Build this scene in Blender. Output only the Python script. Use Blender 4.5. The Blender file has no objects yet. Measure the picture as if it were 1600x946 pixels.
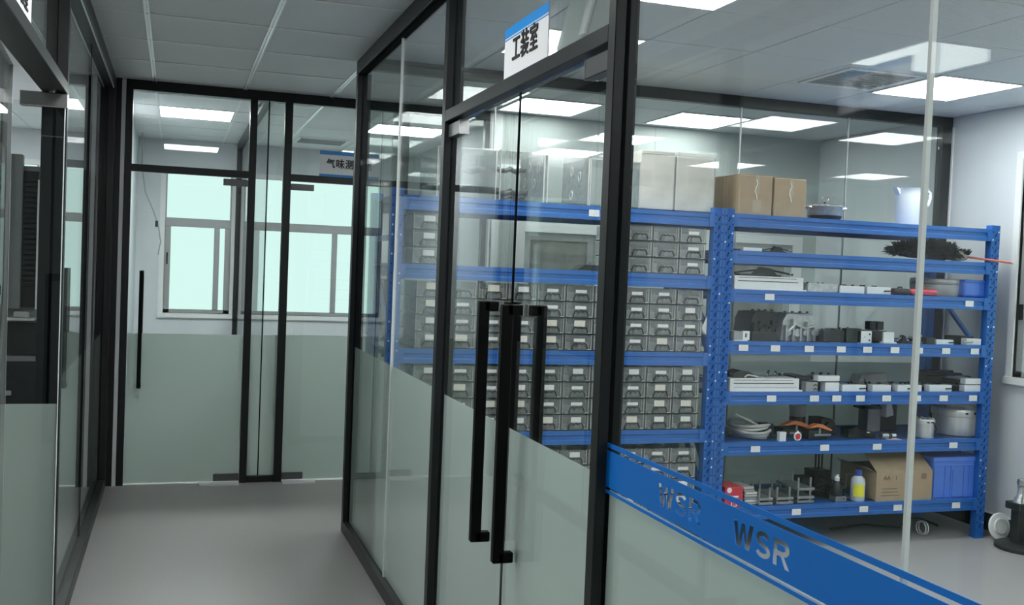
import bpy, bmesh, math, random
from mathutils import Matrix, Vector

SC = bpy.context.scene
COL = SC.collection
random.seed(7)
PI = math.pi

# ------------------------------------------------------------------ camera
F_PX, YAW, PIT, ROL = 1600.0, 0.31886764, -0.03350344, 0.04027039
CAM = Vector((0, 0, 1.6))
_fw = Vector((math.sin(YAW)*math.cos(PIT), math.cos(YAW)*math.cos(PIT), math.sin(PIT)))
_r = Vector((math.cos(YAW), -math.sin(YAW), 0))
_u = _r.cross(_fw)
_r2 = _r*math.cos(ROL) + _u*math.sin(ROL)
_u2 = -_r*math.sin(ROL) + _u*math.cos(ROL)
cam_d = bpy.data.cameras.new('camera')
cam_d.sensor_width = 36
cam_d.lens = 36*F_PX/1600
cam_d.clip_start = 0.02
cam = bpy.data.objects.new('camera', cam_d)
COL.objects.link(cam)
M = Matrix((_r2, _u2, -_fw)).transposed().to_4x4()
M.translation = CAM
cam.matrix_world = M
SC.camera = cam

# ------------------------------------------------------------------ world, exposure, lamp strengths
w = bpy.data.worlds.new('world')
w.use_nodes = True
w.node_tree.nodes['Background'].inputs[0].default_value = (0.75, 0.85, 0.9, 1)
w.node_tree.nodes['Background'].inputs[1].default_value = 0.4
SC.world = w
vs = SC.view_settings
vs.view_transform = 'Standard'
vs.look = 'None'
vs.gamma = 1
vs.exposure = 1.2
END_ROOM = 17.0 # the panels of the two rooms behind the end wall
PASSAGE = 5.0   # the two panels over the rear passage
LAMP = 9.5        # ceiling panels
PANE = 0.47       # daylight on the frosted window panes
SC.cycles.transparent_max_bounces = 48
SC.cycles.max_bounces = 14
SC.cycles.diffuse_bounces = 6
SC.cycles.glossy_bounces = 6
SC.cycles.sample_clamp_indirect = 6
SC.cycles.caustics_reflective = False
SC.cycles.caustics_refractive = False

# ------------------------------------------------------------------ materials
def new_mat(name):
    m = bpy.data.materials.new(name)
    m.use_nodes = True
    nt = m.node_tree
    b = nt.nodes['Principled BSDF']
    return m, nt, b

def mat(name, col, rough=0.5, metal=0.0, spec=0.5, noise=None, bump=None, rn=None):
    """noise=(scale, amount[, stretch]): colour mottling; bump=(scale, strength)"""
    m, nt, b = new_mat(name)
    N, L = nt.nodes, nt.links
    b.inputs['Base Color'].default_value = (*col, 1)
    b.inputs['Roughness'].default_value = rough
    b.inputs['Metallic'].default_value = metal
    b.inputs['Specular IOR Level'].default_value = spec
    tc = N.new('ShaderNodeTexCoord')
    if noise:
        mp = N.new('ShaderNodeMapping')
        mp.inputs['Scale'].default_value = noise[2] if len(noise) > 2 else (1, 1, 1)
        L.new(tc.outputs['Object'], mp.inputs[0])
        n = N.new('ShaderNodeTexNoise')
        n.inputs['Scale'].default_value = noise[0]
        n.inputs['Detail'].default_value = 5
        L.new(mp.outputs[0], n.inputs[0])
        r = N.new('ShaderNodeMapRange')
        r.inputs[1].default_value = 0.3
        r.inputs[2].default_value = 0.7
        r.inputs[3].default_value = 1-noise[1]
        r.inputs[4].default_value = 1+noise[1]
        L.new(n.outputs[0], r.inputs[0])
        mx = N.new('ShaderNodeMix')
        mx.data_type = 'RGBA'
        mx.blend_type = 'MULTIPLY'
        mx.inputs[0].default_value = 1
        mx.inputs[6].default_value = (*col, 1)
        L.new(r.outputs[0], mx.inputs[7])
        L.new(mx.outputs[2], b.inputs['Base Color'])
    if bump:
        n2 = N.new('ShaderNodeTexNoise')
        n2.inputs['Scale'].default_value = bump[0]
        n2.inputs['Detail'].default_value = 3
        L.new(tc.outputs['Object'], n2.inputs[0])
        bp = N.new('ShaderNodeBump')
        bp.inputs['Strength'].default_value = bump[1]
        bp.inputs['Distance'].default_value = 0.004
        L.new(n2.outputs[0], bp.inputs['Height'])
        L.new(bp.outputs[0], b.inputs['Normal'])
    return m

def glass_mat(name, tint, extra=0.0, haze=0.0, hazecol=(0.6, 0.65, 0.65), n=1.5):
    """thin architectural glass: clear straight through, Fresnel mirror on both faces"""
    m, nt, b = new_mat(name)
    N, L = nt.nodes, nt.links
    N.remove(b)
    out = N['Material Output']
    geo = N.new('ShaderNodeNewGeometry')
    ior = N.new('ShaderNodeMapRange')
    ior.inputs[3].default_value = n
    ior.inputs[4].default_value = 1/n
    L.new(geo.outputs['Backfacing'], ior.inputs[0])
    fr = N.new('ShaderNodeFresnel')
    L.new(ior.outputs[0], fr.inputs[0])
    ad = N.new('ShaderNodeMath')
    ad.operation = 'ADD'
    ad.use_clamp = True
    ad.inputs[1].default_value = extra
    L.new(fr.outputs[0], ad.inputs[0])
    t = N.new('ShaderNodeBsdfTransparent')
    t.inputs[0].default_value = (*tint, 1)
    base = t
    if haze:
        d = N.new('ShaderNodeBsdfDiffuse')
        d.inputs[0].default_value = (*hazecol, 1)
        hz = N.new('ShaderNodeMixShader')
        hz.inputs[0].default_value = haze
        L.new(t.outputs[0], hz.inputs[1])
        L.new(d.outputs[0], hz.inputs[2])
        base = hz
    g = N.new('ShaderNodeBsdfGlossy')
    g.inputs['Roughness'].default_value = 0.0 if not haze else 0.08
    mx = N.new('ShaderNodeMixShader')
    L.new(ad.outputs[0], mx.inputs[0])
    L.new(base.outputs[0], mx.inputs[1])
    L.new(g.outputs[0], mx.inputs[2])
    L.new(mx.outputs[0], out.inputs[0])
    return m

def frosted_mat(name, col, trans=0.55):
    m, nt, b = new_mat(name)
    N, L = nt.nodes, nt.links
    N.remove(b)
    d = N.new('ShaderNodeBsdfDiffuse')
    d.inputs[0].default_value = (*col, 1)
    t = N.new('ShaderNodeBsdfTranslucent')
    t.inputs[0].default_value = (*col, 1)
    mx = N.new('ShaderNodeMixShader')
    mx.inputs[0].default_value = trans
    L.new(d.outputs[0], mx.inputs[1])
    L.new(t.outputs[0], mx.inputs[2])
    L.new(mx.outputs[0], N['Material Output'].inputs[0])
    return m

def emit_mat(name, col, s):
    m, nt, b = new_mat(name)
    N, L = nt.nodes, nt.links
    N.remove(b)
    e = N.new('ShaderNodeEmission')
    e.inputs[0].default_value = (*col, 1)
    e.inputs[1].default_value = s
    L.new(e.outputs[0], N['Material Output'].inputs[0])
    return m

def tile_mat():
    """pale aluminium ceiling tile with a fine slanted rib"""
    m, nt, b = new_mat('ceiling_tile')
    N, L = nt.nodes, nt.links
    b.inputs['Base Color'].default_value = (0.74, 0.76, 0.775, 1)
    b.inputs['Roughness'].default_value = 0.5
    b.inputs['Metallic'].default_value = 0.0
    tc = N.new('ShaderNodeTexCoord')
    wv = N.new('ShaderNodeTexWave')
    wv.inputs['Scale'].default_value = 22
    wv.inputs['Distortion'].default_value = 0.4
    mp = N.new('ShaderNodeMapping')
    mp.inputs['Rotation'].default_value = (0, 0, 1.15)
    L.new(tc.outputs['Object'], mp.inputs[0])
    L.new(mp.outputs[0], wv.inputs[0])
    bp = N.new('ShaderNodeBump')
    bp.inputs['Strength'].default_value = 0.35
    bp.inputs['Distance'].default_value = 0.004
    L.new(wv.outputs[1], bp.inputs['Height'])
    L.new(bp.outputs[0], b.inputs['Normal'])
    return m

MT = dict(
    frame=mat('dark_anodised_frame', (0.010, 0.0115, 0.0125), 0.40, 0.0, 0.4, bump=(400, 0.05)),
    gasket=mat('black_gasket', (0.003, 0.003, 0.004), 0.9, 0, 0.08),
    black=mat('black_powder_coat', (0.0015, 0.0015, 0.0018), 0.5, 0, 0.15, bump=(600, 0.05)),
    glass=glass_mat('clear_glass', (0.95, 0.975, 0.965)),
    glass_front=glass_mat('low_glare_glass', (0.955, 0.98, 0.97), n=1.33),
    glass_dim=glass_mat('tinted_glass', (0.93, 0.96, 0.95)),
    frost=frosted_mat('frosted_film', (0.76, 0.805, 0.78)),
    seam=mat('silicone_seam', (0.86, 0.88, 0.87), 0.3),
    chrome=mat('brushed_steel', (0.62, 0.61, 0.60), 0.26, 1.0, noise=(60, 0.1, (1, 1, 12))),
    clampm=mat('grey_patch_fitting', (0.13, 0.13, 0.135), 0.35, 0.6),
    blue_film=mat('blue_vinyl_film', (0.0, 0.225, 0.84), 0.4),
    tile=tile_mat(),
    slab=mat('ceiling_void', (0.03, 0.03, 0.033), 0.9),
    tbar=mat('silver_grid_bar', (0.90, 0.90, 0.91), 0.3, 0.6),
    floor=mat('grey_vinyl_floor', (0.345, 0.332, 0.322), 0.38, 0, 0.4, noise=(140, 0.10), bump=(260, 0.03)),
    wall=mat('pale_painted_wall', (0.66, 0.685, 0.715), 0.55, noise=(2.2, 0.03), bump=(180, 0.05)),
    wall_grey=mat('grey_green_panel_wall', (0.50, 0.535, 0.52), 0.5, noise=(1.5, 0.04)),
    white=mat('white_paint', (0.80, 0.80, 0.80), 0.4, noise=(20, 0.02)),
    alu=mat('grey_aluminium_frame', (0.36, 0.37, 0.37), 0.4, 0.2),
    lamp=emit_mat('led_panel', (0.97, 1.0, 1.0), LAMP), lamp_end=emit_mat('led_panel_strong', (0.97, 1.0, 1.0), END_ROOM), lamp_soft=emit_mat('led_panel_soft', (0.97, 1.0, 1.0), PASSAGE),
    pane=emit_mat('daylit_frosted_pane', (0.74, 1.0, 0.95), PANE),
    pane_warm=mat('window_seen_brown', (0.33, 0.28, 0.26), 0.25, noise=(5, 0.4, (1, 1, 0.3))),
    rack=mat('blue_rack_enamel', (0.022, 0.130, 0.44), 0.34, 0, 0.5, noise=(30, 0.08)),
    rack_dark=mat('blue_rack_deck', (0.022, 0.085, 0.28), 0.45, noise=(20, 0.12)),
    hole=mat('punched_hole', (0.008, 0.02, 0.07), 0.8),
    hole_lit=mat('lit_hole', (0.8, 0.82, 0.85), 0.3, 0.8),
    paper=mat('white_card', (0.78, 0.78, 0.77), 0.6, noise=(90, 0.06)),
    paper_cream=mat('cream_card', (0.74, 0.70, 0.62), 0.6, noise=(90, 0.06)),
    ink=mat('grey_print', (0.22, 0.22, 0.23), 0.7),
    plastic=glass_mat('clear_drawer_plastic', (0.90, 0.91, 0.91), 0.02, 0.13, (0.62, 0.65, 0.65)),
    acrylic=glass_mat('clear_acrylic', (0.95, 0.96, 0.955), 0.02, 0.045, (0.78, 0.80, 0.79)),
    steel=mat('machined_steel', (0.40, 0.41, 0.41), 0.38, 0.75, noise=(40, 0.18)),
    steel_dark=mat('dark_steel', (0.026, 0.028, 0.030), 0.45, 0.4, noise=(30, 0.25)),
    castal=mat('cast_aluminium', (0.52, 0.54, 0.54), 0.42, 0.65, noise=(35, 0.22), bump=(60, 0.2)),
    potal=mat('spun_aluminium', (0.74, 0.74, 0.72), 0.33, 0.45, noise=(30, 0.12, (1, 1, 0.1))),
    iron=mat('green_black_iron', (0.030, 0.040, 0.036), 0.55, 0.2, noise=(25, 0.3), bump=(50, 0.2)),
    fixwhite=mat('white_fixture_block', (0.76, 0.77, 0.77), 0.35, noise=(30, 0.03)),
    fixgrey=mat('grey_fixture_block', (0.34, 0.34, 0.33), 0.4, noise=(30, 0.08)),
    rubber=mat('black_rubber', (0.012, 0.012, 0.013), 0.55),
    feather=mat('black_feather', (0.003, 0.0035, 0.0035), 0.9, 0, 0.15),
    tan=mat('tan_wrap', (0.50, 0.42, 0.33), 0.7, noise=(80, 0.3)),
    orange=mat('orange_plastic', (0.72, 0.21, 0.07), 0.4),
    coral=mat('coral_rod', (0.62, 0.16, 0.10), 0.4),
    red=mat('red_print', (0.60, 0.035, 0.05), 0.4),
    rose=mat('rose_plastic', (0.72, 0.09, 0.13), 0.35),
    brown=mat('dark_brown_plastic', (0.045, 0.028, 0.03), 0.4),
    greytub=mat('grey_plastic_tub', (0.55, 0.54, 0.52), 0.4, noise=(12, 0.12)),
    bluetub=mat('blue_plastic', (0.09, 0.22, 0.72), 0.38, noise=(10, 0.06)),
    foil=mat('beige_foil_board', (0.62, 0.60, 0.54), 0.45, 0.1, noise=(9, 0.12), bump=(14, 0.3)),
    carton=mat('brown_carton', (0.42, 0.31, 0.20), 0.65, noise=(14, 0.07), bump=(20, 0.1)),
    tape=mat('packing_tape', (0.50, 0.40, 0.29), 0.2),
    print_=mat('carton_print', (0.13, 0.09, 0.06), 0.7),
    tuber=mat('silver_flex_duct', (0.16, 0.165, 0.165), 0.35, 0.4),
    jug=mat('translucent_white_jug', (0.80, 0.83, 0.86), 0.35),
    hose=mat('pale_hose', (0.66, 0.66, 0.60), 0.4),
    yellow=mat('yellow_label', (0.85, 0.78, 0.04), 0.5),
    bottlem=mat('milky_bottle', (0.60, 0.64, 0.67), 0.3),
    bluecap=mat('blue_cap', (0.04, 0.08, 0.36), 0.4),
    signb=mat('sign_blue', (0.004, 0.22, 0.60), 0.4),
    signw=mat('sign_board', (0.72, 0.72, 0.73), 0.4),
    ink_black=mat('sign_lettering', (0.004, 0.004, 0.004), 0.5),
    cham=mat('grey_chamber_panel', (0.26, 0.26, 0.265), 0.4, 0.3, noise=(3, 0.05)),
    wirem=mat('black_cable', (0.012, 0.012, 0.012), 0.5),
    housing=frosted_mat('pale_grey_housing', (0.82, 0.85, 0.84), 0.45),
)

# ------------------------------------------------------------------ mesh builder
class B:
    def __init__(s): s.bm = bmesh.new()
    def _add(s, b2, mtx=None):
        me = bpy.data.meshes.new('tmp'); b2.to_mesh(me); b2.free()
        if mtx is not None: me.transform(mtx)
        s.bm.from_mesh(me); bpy.data.meshes.remove(me)
        return s
    def box(s, x0, x1, y0, y1, z0, z1, bev=0, mtx=None, seg=1):
        b2 = bmesh.new()
        bmesh.ops.create_cube(b2, size=1)
        for v in b2.verts:
            v.co = Vector(((x0+x1)/2+v.co.x*(x1-x0), (y0+y1)/2+v.co.y*(y1-y0), (z0+z1)/2+v.co.z*(z1-z0)))
        if bev:
            bmesh.ops.bevel(b2, geom=b2.edges[:], offset=bev, segments=seg, affect='EDGES', profile=0.5)
        return s._add(b2, mtx)
    def cyl(s, p0, p1, r0, r1=None, n=16):
        r1 = r0 if r1 is None else r1
        p0, p1 = Vector(p0), Vector(p1); d = p1-p0
        b2 = bmesh.new()
        bmesh.ops.create_cone(b2, cap_ends=True, segments=n, radius1=r0, radius2=r1, depth=d.length)
        q = d.to_track_quat('Z', 'Y').to_matrix().to_4x4(); q.translation = (p0+p1)/2
        return s._add(b2, q)
    def tube(s, pts, r, n=8, cyc=False):
        pts = [Vector(p) for p in pts]; rings = []; bm = s.bm; m = len(pts); prev = None
        for i, p in enumerate(pts):
            a = pts[(i-1) % m] if (cyc or i > 0) else p
            c = pts[(i+1) % m] if (cyc or i < m-1) else p
            t = (c-a).normalized()
            if prev is None: u = t.orthogonal().normalized()
            else: u = (prev-t*prev.dot(t)).normalized()
            prev = u; v = t.cross(u)
            rr = r[i] if isinstance(r, (list, tuple)) else r
            rings.append([bm.verts.new(p+(u*math.cos(2*PI*k/n)+v*math.sin(2*PI*k/n))*rr) for k in range(n)])
        for i in range(m if cyc else m-1):
            A, C = rings[i], rings[(i+1) % m]
            for k in range(n): bm.faces.new((A[k], A[(k+1) % n], C[(k+1) % n], C[k]))
        if not cyc:
            bm.faces.new(rings[0][::-1]); bm.faces.new(rings[-1])
        return s
    def lathe(s, prof, c=(0, 0, 0), n=28, sx=1.0, sy=1.0, capped=True):
        bm = s.bm; rings = []
        for r, z in prof:
            rings.append([bm.verts.new((c[0]+sx*r*math.cos(2*PI*k/n), c[1]+sy*r*math.sin(2*PI*k/n), c[2]+z)) for k in range(n)])
        for A, C in zip(rings, rings[1:]):
            for k in range(n): bm.faces.new((A[k], A[(k+1) % n], C[(k+1) % n], C[k]))
        if capped:
            if prof[0][0] > 1e-5: bm.faces.new(rings[0][::-1])
            if prof[-1][0] > 1e-5: bm.faces.new(rings[-1])
        return s
    def prism(s, poly, axis, a, b):
        """poly: 2-D outline; axis 'x': (y,z) extruded along x; 'y': (x,z); 'z': (x,y)"""
        f = {'x': lambda p, t: (t, p[0], p[1]), 'y': lambda p, t: (p[0], t, p[1]), 'z': lambda p, t: (p[0], p[1], t)}[axis]
        bm = s.bm
        A = [bm.verts.new(f(p, a)) for p in poly]; C = [bm.verts.new(f(p, b)) for p in poly]
        n = len(poly)
        fs = [bm.faces.new(A), bm.faces.new(C[::-1])]
        for k in range(n): fs.append(bm.faces.new((A[k], C[k], C[(k+1) % n], A[(k+1) % n])))
        bmesh.ops.recalc_face_normals(bm, faces=fs)
        return s
    def build(s, name, m, parent=None, kind=None, smooth=False, mtx=None, label=None):
        bmesh.ops.recalc_face_normals(s.bm, faces=s.bm.faces[:])
        me = bpy.data.meshes.new(name); s.bm.to_mesh(me); s.bm.free()
        if mtx is not None: me.transform(mtx)
        me.materials.append(MT[m] if isinstance(m, str) else m)
        if smooth:
            for p in me.polygons: p.use_smooth = True
            me.set_sharp_from_angle(angle=math.radians(40))
        return link(name, me, parent, kind, label)

def link(name, me, parent=None, kind=None, label=None):
    o = bpy.data.objects.new(name, me); COL.objects.link(o)
    if parent is not None: o.parent = parent
    if kind: o['kind'] = kind
    if label: o['label'] = label
    return o

def tag(o, label, cat, group=None):
    o['label'] = label; o['category'] = cat
    if group: o['group'] = group
    return o

def thing(name, label, cat, loc=(0, 0, 0), rz=0, group=None):
    o = bpy.data.objects.new(name, None); COL.objects.link(o)
    o.empty_display_size = 0.05
    o.location = loc; o.rotation_euler = (0, 0, rz)
    return tag(o, label, cat, group)

def setting(name, loc=(0, 0, 0), rz=0):
    o = bpy.data.objects.new(name, None); COL.objects.link(o)
    o.location = loc; o.rotation_euler = (0, 0, rz); o['kind'] = 'structure'
    return o

def bx(name, m, parent, *a, bev=0, kind=None, label=None):
    return B().box(*a, bev=bev).build(name, m, parent, kind, label=label)

def dup(root, loc, label, group=None):
    r = root.copy(); COL.objects.link(r); r.location = loc; r['label'] = label
    if group: r['group'] = group
    for ch in root.children:
        c = ch.copy(); COL.objects.link(c); c.parent = r
    return r

def ray(px, py):
    return _r2*((px-800)/F_PX) - _u2*((py-473)/F_PX) + _fw
def at(px, py, Y):
    d = ray(px, py); return CAM + d*(Y/d.y)
def wx(px, Y=5.24, py=500): return at(px, py, Y).x
def ht(px, py0, py1, Y=5.24): return at(px, py0, Y).z-at(px, py1, Y).z

def text_mesh(body, size, ex, ey, ez, org, depth=0.0015, bold=0.0, xs=1.0, sp=1.0):
    cu = bpy.data.curves.new('lettering', 'FONT')
    cu.body = body; cu.size = size; cu.align_x = 'CENTER'; cu.align_y = 'CENTER'
    cu.extrude = depth; cu.offset = bold; cu.space_character = sp
    cu.offset = 0
    o = bpy.data.objects.new('lettering_src', cu); COL.objects.link(o)
    dg = bpy.context.evaluated_depsgraph_get()
    m0 = bpy.data.meshes.new_from_object(o.evaluated_get(dg))
    bpy.data.objects.remove(o)
    bm = bmesh.new()                                     # strokes thickened by slightly shifted copies
    for k, (dx, dy) in enumerate(((0, 0), (bold, 0), (-bold, 0), (0, bold*0.7), (0, -bold*0.7)) if bold else ((0, 0),)):
        m1 = m0.copy(); m1.transform(Matrix.Translation((dx, dy, 0.00004*k))); bm.from_mesh(m1); bpy.data.meshes.remove(m1)
    me = bpy.data.meshes.new('lettering'); bm.to_mesh(me); bm.free()
    m = Matrix((Vector(ex)*xs, Vector(ey), Vector(ez))).transposed().to_4x4(); m.translation = Vector(org)
    me.transform(m)
    me.materials.clear(); me.materials.append(MT['ink_black'])
    return me

# ================================================================== SETTING
H = 2.776
X_L, X_R, Y_END, Y_BACK, Y_OUT, X_E = -0.41, 0.98, 7.44, 5.92, 11.08, 5.14
Y_S, X_W = -3.2, -6.2
GX = 1.012                                                     # glass plane of the right partition

fl = B().box(X_W-0.1, X_E+0.2, Y_S-0.1, Y_OUT+0.2, -0.1, 0).build('floor', 'floor'); fl['kind'] = 'structure'

# ---- ceiling: dark void, tiles, silver grid bars
ceil = B().box(X_W-0.1, X_E+0.2, Y_S-0.1, Y_OUT+0.2, H+0.02, H+0.12).build('ceiling', 'slab'); ceil['kind'] = 'structure'
XB = [1.035+0.6*k for k in range(-12, 7)] + [X_E]
XB[-2] = 4.635
YB = [5.38+0.65*k for k in range(-13, 9)] + [Y_OUT]
LAMPS = {  # (tile corner x, y): label
    (1.635, 4.73): 'square ceiling light behind the white door sign in the tooling room',
    (1.635, 3.43): 'square ceiling light cut by the top edge above the tooling room',
    (4.035, 4.73): 'square ceiling light in front of the pale wall with the side window',
    (2.235, 6.68): 'square ceiling light over the passage behind the double glass door',
    (3.435, 6.68): 'square ceiling light over the passage above the cardboard boxes',
    (1.635, 8.63): 'square ceiling light seen beyond the far posts of the right partition',
    (-0.165, 8.63): 'square ceiling light in the room behind the left door at the corridor end',
    (-0.165, 2.78): 'square ceiling light over the near part of the corridor',
    (-0.165, -0.47): 'square ceiling light of the corridor behind the viewpoint',
    (-1.965, 7.98): 'square ceiling light seen through the open glass door, nearer one',
    (-1.965, 9.28): 'square ceiling light seen through the open glass door, deeper one',
    (-1.965, 4.08): 'square ceiling light of the left room beside the open glass door',
    (-3.765, 6.68): 'square ceiling light mirrored in the tooling room glass beside the seam',
    (-3.765, 9.28): 'square ceiling light deep in the left room, middle row',
    (-5.565, 9.28): 'square ceiling light deep in the left room, outer row',
    (3.435, 0.18): 'square ceiling light of the tooling room near its front end',
    (1.635, -0.47): 'square ceiling light of the tooling room behind the partition seam',
    (4.035, 2.13): 'added square fill light of the tooling room beyond the picture edge, nearer the side window',  # added out of view to brighten the rack fronts
    (2.835, 1.48): 'added square fill light of the tooling room above the blue banded glass',  # second added panel, unseen, more light on the racks from the front
}
def near(a, b): return abs(a-b) < 0.02
def is_lamp(x, y):
    return any(near(x, lx) and near(y, ly) for lx, ly in LAMPS)
tile_cache = {}
rest = B()
for i in range(len(XB)-1):
    for j in range(len(YB)-1):
        x0, x1, y0, y1 = XB[i], XB[i+1], YB[j], YB[j+1]
        if y1-y0 < 0.05 or is_lamp(x0, y0): continue
        if x0 > -2 and y0 > 2.7:
            key = (round(x1-x0, 3), round(y1-y0, 3))
            if key not in tile_cache:
                t = B().box(0.003, key[0]-0.003, 0.003, key[1]-0.003, 0, 0.012, bev=0.002).build('ceiling_tile', 'tile', ceil)
                tile_cache[key] = t.data; t.location = (x0, y0, H)
            else:
                link('ceiling_tile', tile_cache[key], ceil).location = (x0, y0, H+random.uniform(-0.0008, 0.0008))
        else:
            rest.box(x0+0.003, x1-0.003, y0+0.003, y1-0.003, H, H+0.012)
o = rest.build('ceiling_tile_field', 'tile', ceil); o['kind'] = 'stuff'
for x in (-0.165, 0.435, 1.035):
    bm_ = B()
    bm_.box(x-0.014, x-0.003, 2.2, Y_END+0.02, H-0.007, H+0.004, bev=0.002); bm_.box(x+0.003, x+0.014, 2.2, Y_END+0.02, H-0.007, H+0.004, bev=0.002)
    bm_.box(x-0.004, x+0.004, 2.2, Y_END+0.02, H-0.0005, H+0.004)
    bm_.build('grid_bar', 'tbar', ceil)
    bx('grid_bar', 'tbar', ceil, x-0.009, x+0.009, Y_END+0.06, Y_OUT-0.02, H-0.003, H+0.003)
for y in YB:
    if 2.2 < y < 11:
        bx('grid_bar', 'tbar', ceil, X_L+0.01, X_R-0.01, y-0.005, y+0.005, H-0.005, H+0.002, bev=0.0015)

def ceiling_lamp(x0, y0, label):
    t = thing('ceiling_light', label, 'light', (x0+0.3, y0+0.325, H), group=None)
    b = B()
    for a in ((-0.297, 0.297, -0.322, -0.306), (-0.297, 0.297, 0.306, 0.322), (-0.297, -0.283, -0.306, 0.306), (0.283, 0.297, -0.306, 0.306)):
        b.box(*a, -0.006, 0.014)
    b.build('lamp_frame', 'white', t)
    bx('diffuser', 'lamp_end' if x0 > -0.5 and y0 > 8 else 'lamp_soft' if (2.2 < x0 < 3.5 and y0 > 6) or (x0 < -1.9 and y0 < 5) else 'lamp', t, -0.283, 0.283, -0.306, 0.306, -0.002, 0.012)
    return t
for (lx, ly), lab in LAMPS.items(): ceiling_lamp(lx, ly, lab)

# ---- outer walls
def solid(name, m, *a):
    o = B().box(*a).build(name, m); o['kind'] = 'structure'; return o
solid('wall_west', 'wall', X_W-0.1, X_W, Y_S, Y_OUT, 0, H)
solid('wall_south', 'wall_grey', X_W, X_E, Y_S-0.1, Y_S, 0, H)
# east wall of the tooling room with its window opening y 4.15..5.27, z 1.02..2.44
WE0, WE1, WZ0, WZ1 = 3.7, 5.235, 1.03, 2.43
b = B()
b.box(X_E, X_E+0.15, Y_S, WE0, 0, H); b.box(X_E, X_E+0.15, WE1, Y_OUT, 0, H)
b.box(X_E, X_E+0.15, WE0, WE1, 0, WZ0); b.box(X_E, X_E+0.15, WE0, WE1, WZ1, H)
b.build('wall_east', 'wall')['kind'] = 'structure'
o = B().box(X_E-0.012, X_E, Y_S, Y_BACK-0.04, 0.0, 0.115).build('baseboard_east', 'rubber'); o['kind'] = 'structure'
bx('top_strip', 'white', o, X_E-0.014, X_E, Y_S, Y_BACK-0.04, 0.115, 0.122)

def window(name, ax, pos, a0, a1, z0, z1, zt, splits, facing, fw=0.05, out_trim=True):
    """window in a wall: ax 'y' = wall plane y=pos (runs along x); ax 'x' = wall plane x=pos (runs along y). facing: -1 room lies on the lower side"""
    wn = setting(name)
    def q(nm, m, u0, u1, d0, d1, za, zb, bev=0):
        d0, d1 = sorted((pos-facing*d0, pos-facing*d1))
        a = (u0, u1, d0, d1, za, zb) if ax == 'y' else (d0, d1, u0, u1, za, zb)
        return bx(nm, m, wn, *a, bev=bev)
    if out_trim:
        q('window_casing', 'white', a0-0.05, a0, 0.06, -0.012, z0-0.05, z1+0.05); q('window_casing', 'white', a1, a1+0.05, 0.06, -0.012, z0-0.05, z1+0.05)
        q('window_casing', 'white', a0, a1, 0.06, -0.012, z1, z1+0.05); q('window_sill', 'white', a0-0.05, a1+0.05, 0.06, -0.03, z0-0.045, z0)
    q('window_frame', 'alu', a0, a1, 0.07, 0.02, zt-0.045, zt+0.045, 0.003)
    q('window_frame', 'alu', a0, a0+fw, 0.07, 0.02, z0, zt-0.045, 0.003); q('window_frame', 'alu', a1-fw, a1, 0.07, 0.02, z0, zt-0.045, 0.003)
    q('window_frame', 'alu', a0, a1, 0.07, 0.02, z0, z0+0.04, 0.003)
    q('window_frame', 'alu', a0, a0+0.015, 0.07, 0.02, zt+0.045, z1); q('window_frame', 'alu', a1-0.015, a1, 0.07, 0.02, zt+0.045, z1)
    q('window_pane', 'pane', a0+0.015, a1-0.015, 0.06, 0.05, zt+0.045, z1)
    e = [a0+fw]+list(splits)+[a1-fw]
    for k in range(len(e)-1):
        p = q('window_pane', 'pane', e[k]+(0.025 if k else 0), e[k+1]-(0.025 if k < len(e)-2 else 0), 0.06, 0.05, z0+0.04, zt-0.045)
    for sp in splits:
        q('sash_stile', 'alu', sp-0.028, sp+0.028, 0.065, 0.01, z0+0.04, zt-0.045, 0.003)
    return wn, q

# facade wall with three windows
WINS = [('window_1', -0.11, 0.545, [0.405]), ('window_2', 0.70, 2.10, [1.625]), ('window_3', -2.4, -1.30, [-1.85])]
b = B(); xs = X_W
for nm, a0, a1, sp in sorted(WINS, key=lambda t: t[1]):
    b.box(xs, a0, Y_OUT, Y_OUT+0.15, 0, H); b.box(a0, a1, Y_OUT, Y_OUT+0.15, 0, 1.0); b.box(a0, a1, Y_OUT, Y_OUT+0.15, 2.43, H); xs = a1
b.box(xs, X_E, Y_OUT, Y_OUT+0.15, 0, H)
b.build('wall_north', 'wall')['kind'] = 'structure'
for nm, a0, a1, sp in WINS:
    wn, q = window(nm, 'y', Y_OUT, a0, a1, 1.0, 2.43, 1.935, sp, -1, fw=0.06)
    q('sash_latch', 'black', a0+0.022, a0+0.036, 0.02, 0.0, 1.50, 1.62)
wn, q = window('window_4', 'x', X_E, WE0, WE1, WZ0, WZ1, 1.965, [4.5], -1, fw=0.055)
q('sash_latch', 'black', WE1-0.04, WE1-0.022, 0.02, 0.0, 1.40, 1.50)

# wall between the left room and the end room, end room partition
solid('wall_divider', 'wall', -0.50, -0.385, Y_END+0.07, Y_OUT, 0, H)
wp = setting('wall_partition')                                        # glass partition between the two end rooms
for a in ((0.58, 0.64, 11.0, 11.06, 0, H), (0.58, 0.64, 7.52, 11.0, H-0.06, H), (0.58, 0.64, 7.52, 11.0, 0, 0.05)): bx('frame_bar', 'frame', wp, *a)
bx('glass_pane', 'glass_dim', wp, 0.606, 0.614, 7.52, 11.0, 0.05, H-0.06)
bx('frosted_film', 'frost', wp, 0.6145, 0.6155, 7.52, 11.0, 0.05, 1.05)

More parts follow.
